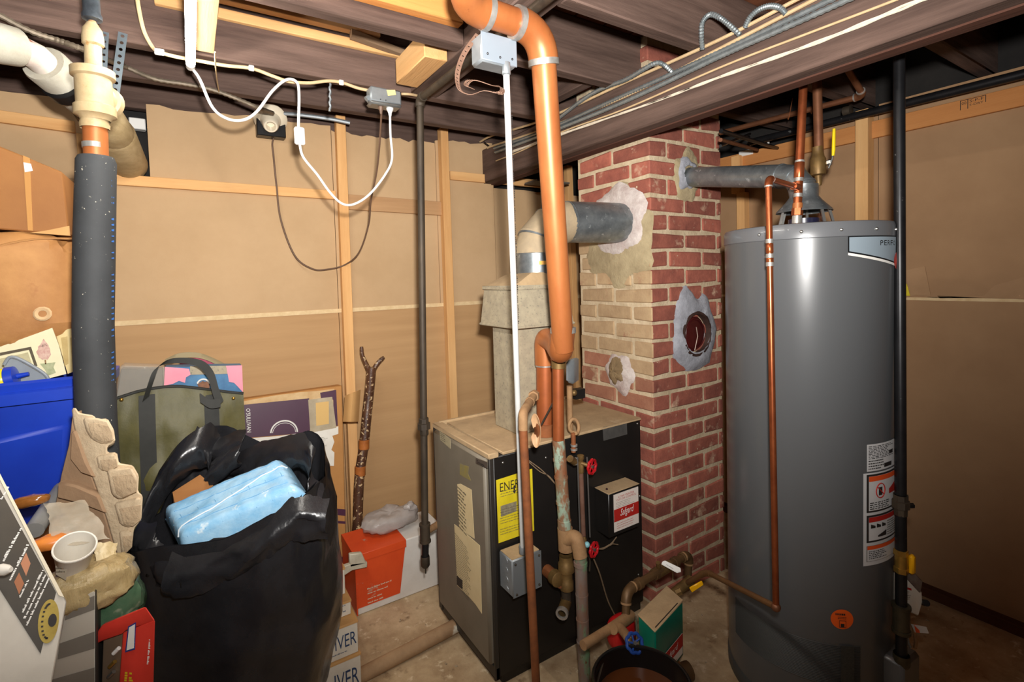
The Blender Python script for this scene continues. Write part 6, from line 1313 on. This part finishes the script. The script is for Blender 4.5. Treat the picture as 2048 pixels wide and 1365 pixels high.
br = thing('white_metal_bracket', 'chipped white clamp bracket at the left end of orange carton', 'bracket', at(705, 1150, Y=2.02))
for pts in ([(676, 1138), (705, 1128), (735, 1125), (735, 1136), (705, 1142), (690, 1152), (680, 1152)], [(699, 1110), (724, 1107), (733, 1128), (700, 1136)]): obj('bracket_plate', MB().prism([at(x, y, Y=2.02) for x, y in pts], (0, .02, 0), .003), mat('chipped_white_metal', (206, 200, 180), (170, 160, 138), rough=.5, scale=20), br)
# floor pipe
fp_ = thing('floor_pipe', 'dusty tan pipe lying across the concrete floor before boiler', 'pipe', (.6, 1.71, 0))
obj('pipe', MB().tube([at(640, 1395, Y=1.71), V((bx0+.03, 1.73, .032))], .026, 14), mat('dusty_floor_pipe', (176, 144, 108), (140, 110, 80), rough=.85, scale=10, bump=.4, spots=(8, .64, (196, 188, 170), .05)), fp_)
# debris
q = MB(); rd = random.Random(5)
for k in range(220):
    x_, y_ = rd.uniform(.2, 2.4), rd.uniform(.7, 2.0)
    if bx0-.02 < x_ < bx1+.02 and y_ > by0-.02 or (V((x_, y_, 0))-WC).length < WR+.02 or (x_ > cx0-.02 and y_ > cy0-.02 and x_ < cx1+.02): continue
    s_ = rd.uniform(.002, .007); q.box((x_, y_, 0), (x_+s_, y_+s_*rd.uniform(.5, 2), s_*.5), rz=rd.uniform(0, 3))
one('floor_debris', q, mat('pale_debris', (206, 190, 160), (120, 96, 70), rough=.9, scale=90), 'scattered small chips and dust crumbs on the concrete floor', 'debris', (1, 1, 0), kind='stuff')
# ---------------------------------------------------------------- low valves, feeder, bucket
m_lowb = mat('brown_bronze_pipe', (112, 84, 52), (86, 64, 42), rough=.5, metal=.4, scale=18)
lv1 = thing('feed_water_pipes', 'bronze feed pipes with white lever valve at the chimney foot', 'pipe', at(1250, 1240, D=1.62))
P1 = [at(1166, 1292, D=1.49), at(1238, 1250, D=1.58), at(1262, 1232, D=1.64)]
obj('pipe', MB().tube([P1[0], P1[2]], .0145, 12), m_tanf, lv1)
run(lv1, [at(1252, 1236, D=1.62), at(1252, 1183, D=1.64), at(1378, 1108, D=1.86), at(1376, 1150, D=1.86)], .0135, m_lowb, er=1.25, ebend=.035, ring=m_tanf)
for x_, y_, d_ in ((1278, 1168, 1.68), (1310, 1149, 1.74), (1350, 1125, 1.81), (1366, 1115, 1.84)): collar(lv1, at(x_, y_, D=d_), at(1378, 1108, D=1.86)-at(1252, 1183, D=1.64), .0185, .02, m_lowb)
obj('valve_body', MB().tube([at(1312, 1148, D=1.745), at(1340, 1131, D=1.79)], .019, 10), m_brass, lv1)
obj('white_lever', MB().prism([at(1325, 1126, D=1.72), at(1330, 1124, D=1.72), at(1361, 1139, D=1.70), at(1362, 1145, D=1.70), at(1354, 1147, D=1.70), at(1323, 1130, D=1.72)], UP*.004, .001), MT['white_plastic'], lv1)
obj('valve_stem', MB().tube([at(1318, 1138, D=1.745), at(1316, 1126, D=1.735)], .008, 8), m_brass, lv1)
printlines(at(1333, 1131, D=1.712), (at(1356, 1142, D=1.70)-at(1330, 1127, D=1.72)), UP, .035, .004, 1, m_navy, lv1, seed=4)
obj('tee', MB().tube([at(1225, 1258, D=1.55), at(1262, 1232, D=1.64)], .018, 12), m_tanf, lv1)
obj('drain_branch', MB().tube([at(1236, 1250, D=1.58), at(1256, 1276, D=1.48)], .0135, 12), m_tanf, lv1)
obj('drain_spout', MB().tube([at(1256, 1280, D=1.48), at(1262, 1300, D=1.46)], .011, 10), m_brass, lv1)
wheel(lv1, at(1269, 1287, D=1.45), (CAM-at(1269, 1287, D=1.45))+crh*.7, .024, mat('blue_handwheel_paint', (34, 74, 150), (24, 54, 120), rough=.3, scale=20))
gv2 = thing('yellow_gas_cock', 'small valve with yellow tag handle at chimney foot', 'valve', at(1370, 1185, D=1.78))
obj('body', MB().tube([at(1345, 1190, D=1.76), at(1382, 1160, D=1.80)], .017, 10), m_brass, gv2)
obj('nut', MB().tube([at(1352, 1188, D=1.74), at(1362, 1183, D=1.74)], .012, 6), m_brass, gv2)
obj('yellow_handle', MB().prism([at(1379, 1177, D=1.72), at(1404, 1163, D=1.72), at(1408, 1171, D=1.72), at(1384, 1187, D=1.72)], cfh*.006, .002), MT['yellow_handle_plastic'], gv2)
rdp = one('red_pump_body', crump(at(1243, 1265, D=1.68), .05, .04, .055, .002, 4, 3, 24, 16, .7), mat('red_pump_paint', (186, 26, 28), rough=.35), 'bright red pump body behind the teal feeder box', 'pump', at(1243, 1290, D=1.68))
# teal box
gD = 1.60
g_ = [at(1276, 1229, D=1.60), at(1310, 1243, D=1.52), at(1366, 1209, D=1.66), at(1333, 1190, D=1.74)]
gz_ = sum(p.z for p in g_)/4; ghh = .185
gx_ = thing('teal_feeder_box', 'teal green feeder box with dusty lid and red label by chimney', 'feeder box', V((g_[1].x, g_[1].y, gz_-ghh)))
gp_ = [V((p.x, p.y, gz_)) for p in g_]
obj('case', MB().prism(gp_, -UP*ghh, .004), mat('teal_enamel', (0, 120, 96), (0, 104, 84), rough=.35, scale=8), gx_)
cg = sum(gp_, V())/4
obj('lid', MB().prism([cg+(p-cg)*1.03+UP*.004 for p in gp_], -UP*.006, .002), m_dust, gx_)
obj('lid_slot', MB().prism([gp_[1]*(1-t)+gp_[2]*t+(gp_[0]-gp_[1])*s+UP*.0045 for t, s in ((.05, .06), (.85, .06), (.85, .10), (.05, .10))], UP*.0005), m_blk, gx_)
fe1 = (gp_[2]-gp_[1]); fn_ = fe1.cross(UP).normalized(); fn_ = fn_ if fn_.dot(CAM-gp_[1]) > 0 else -fn_
def gf(u, v, o=.001): return gp_[1]+fe1*u-UP*ghh*v+fn_*o
lb2 = obj('label', MB().prism([gf(.16, .55), gf(.94, .55), gf(.94, .92), gf(.16, .92)], fn_*.001), MT['control_label_white'], gx_)
obj('red_band', MB().prism([gf(.16, .55, .002), gf(.94, .55, .002), gf(.94, .78, .002), gf(.16, .78, .002)], fn_*.0008), m_rd, lb2)
text('Safgard', gf(.30, .74, .0032), fe1, UP, ghh*.14, m_white, lb2, shear=.3, wide=fe1.length*.45)
printlines(gf(.2, .90, .002), fe1, UP, fe1.length*.6, ghh*.08, 2, m_rd, lb2, seed=9, lh=.4)
obj('elbow_base', MB().lathe([(.045, 0), (.045, gz_-ghh-.004), (.02, gz_-ghh)], V((cg.x+.02, cg.y, 0)), n=16), m_rust, gx_)
obj('side_pipe', MB().tube([V((cg.x+.02, cg.y, .04)), V((cg.x+.11, cg.y-.02, .04))], .03, 14), m_lowb, gx_)
obj('feed_rod', MB().tube([at(1272, 1232, D=1.56), at(1274, 1285, D=1.56)], .0025, 6), m_screw, gx_)
# bucket
bkc = at(1283, 1364, D=1.32); bkc.z = 0; bkr = .126; bkz = at(1283, 1364, D=1.32).z
bk = thing('black_bucket', 'black plastic bucket with rusty water below the boiler pipes', 'bucket', bkc)
obj('wall', MB().lathe([(0, .003), (bkr*.78, .003), (bkr*.99, bkz), (bkr*.97, bkz), (bkr*.76, .008), (0, .008)], bkc, n=40), mat('black_bucket_plastic', (18, 18, 18), rough=.25), bk)
obj('rim', MB().tube([bkc+V((math.cos(t)*bkr, math.sin(t)*bkr, bkz)) for t in [i*math.pi/20 for i in range(40)]], .005, 8, closed=True), MT['black_bucket_plastic'], bk)
obj('rusty_water', MB().lathe([(0, bkz-.055), (bkr*.93, bkz-.055)], bkc, n=40), mat('rusty_water', (84, 46, 22), rough=.08, spec=.7), bk)
ha = [bkc+V((math.cos(t), math.sin(t), 0))*bkr*1.03+UP*(bkz-.012) for t in (R(95), R(275))]
obj('wire_handle', MB().tube(spline([ha[0], bkc-crh*bkr*1.15+UP*(bkz-.05)-cfh*.04, bkc-crh*bkr*1.2+UP*(bkz-.07)-cfh*.08, ha[1]], 8), .003, 6), m_dirty, bk)
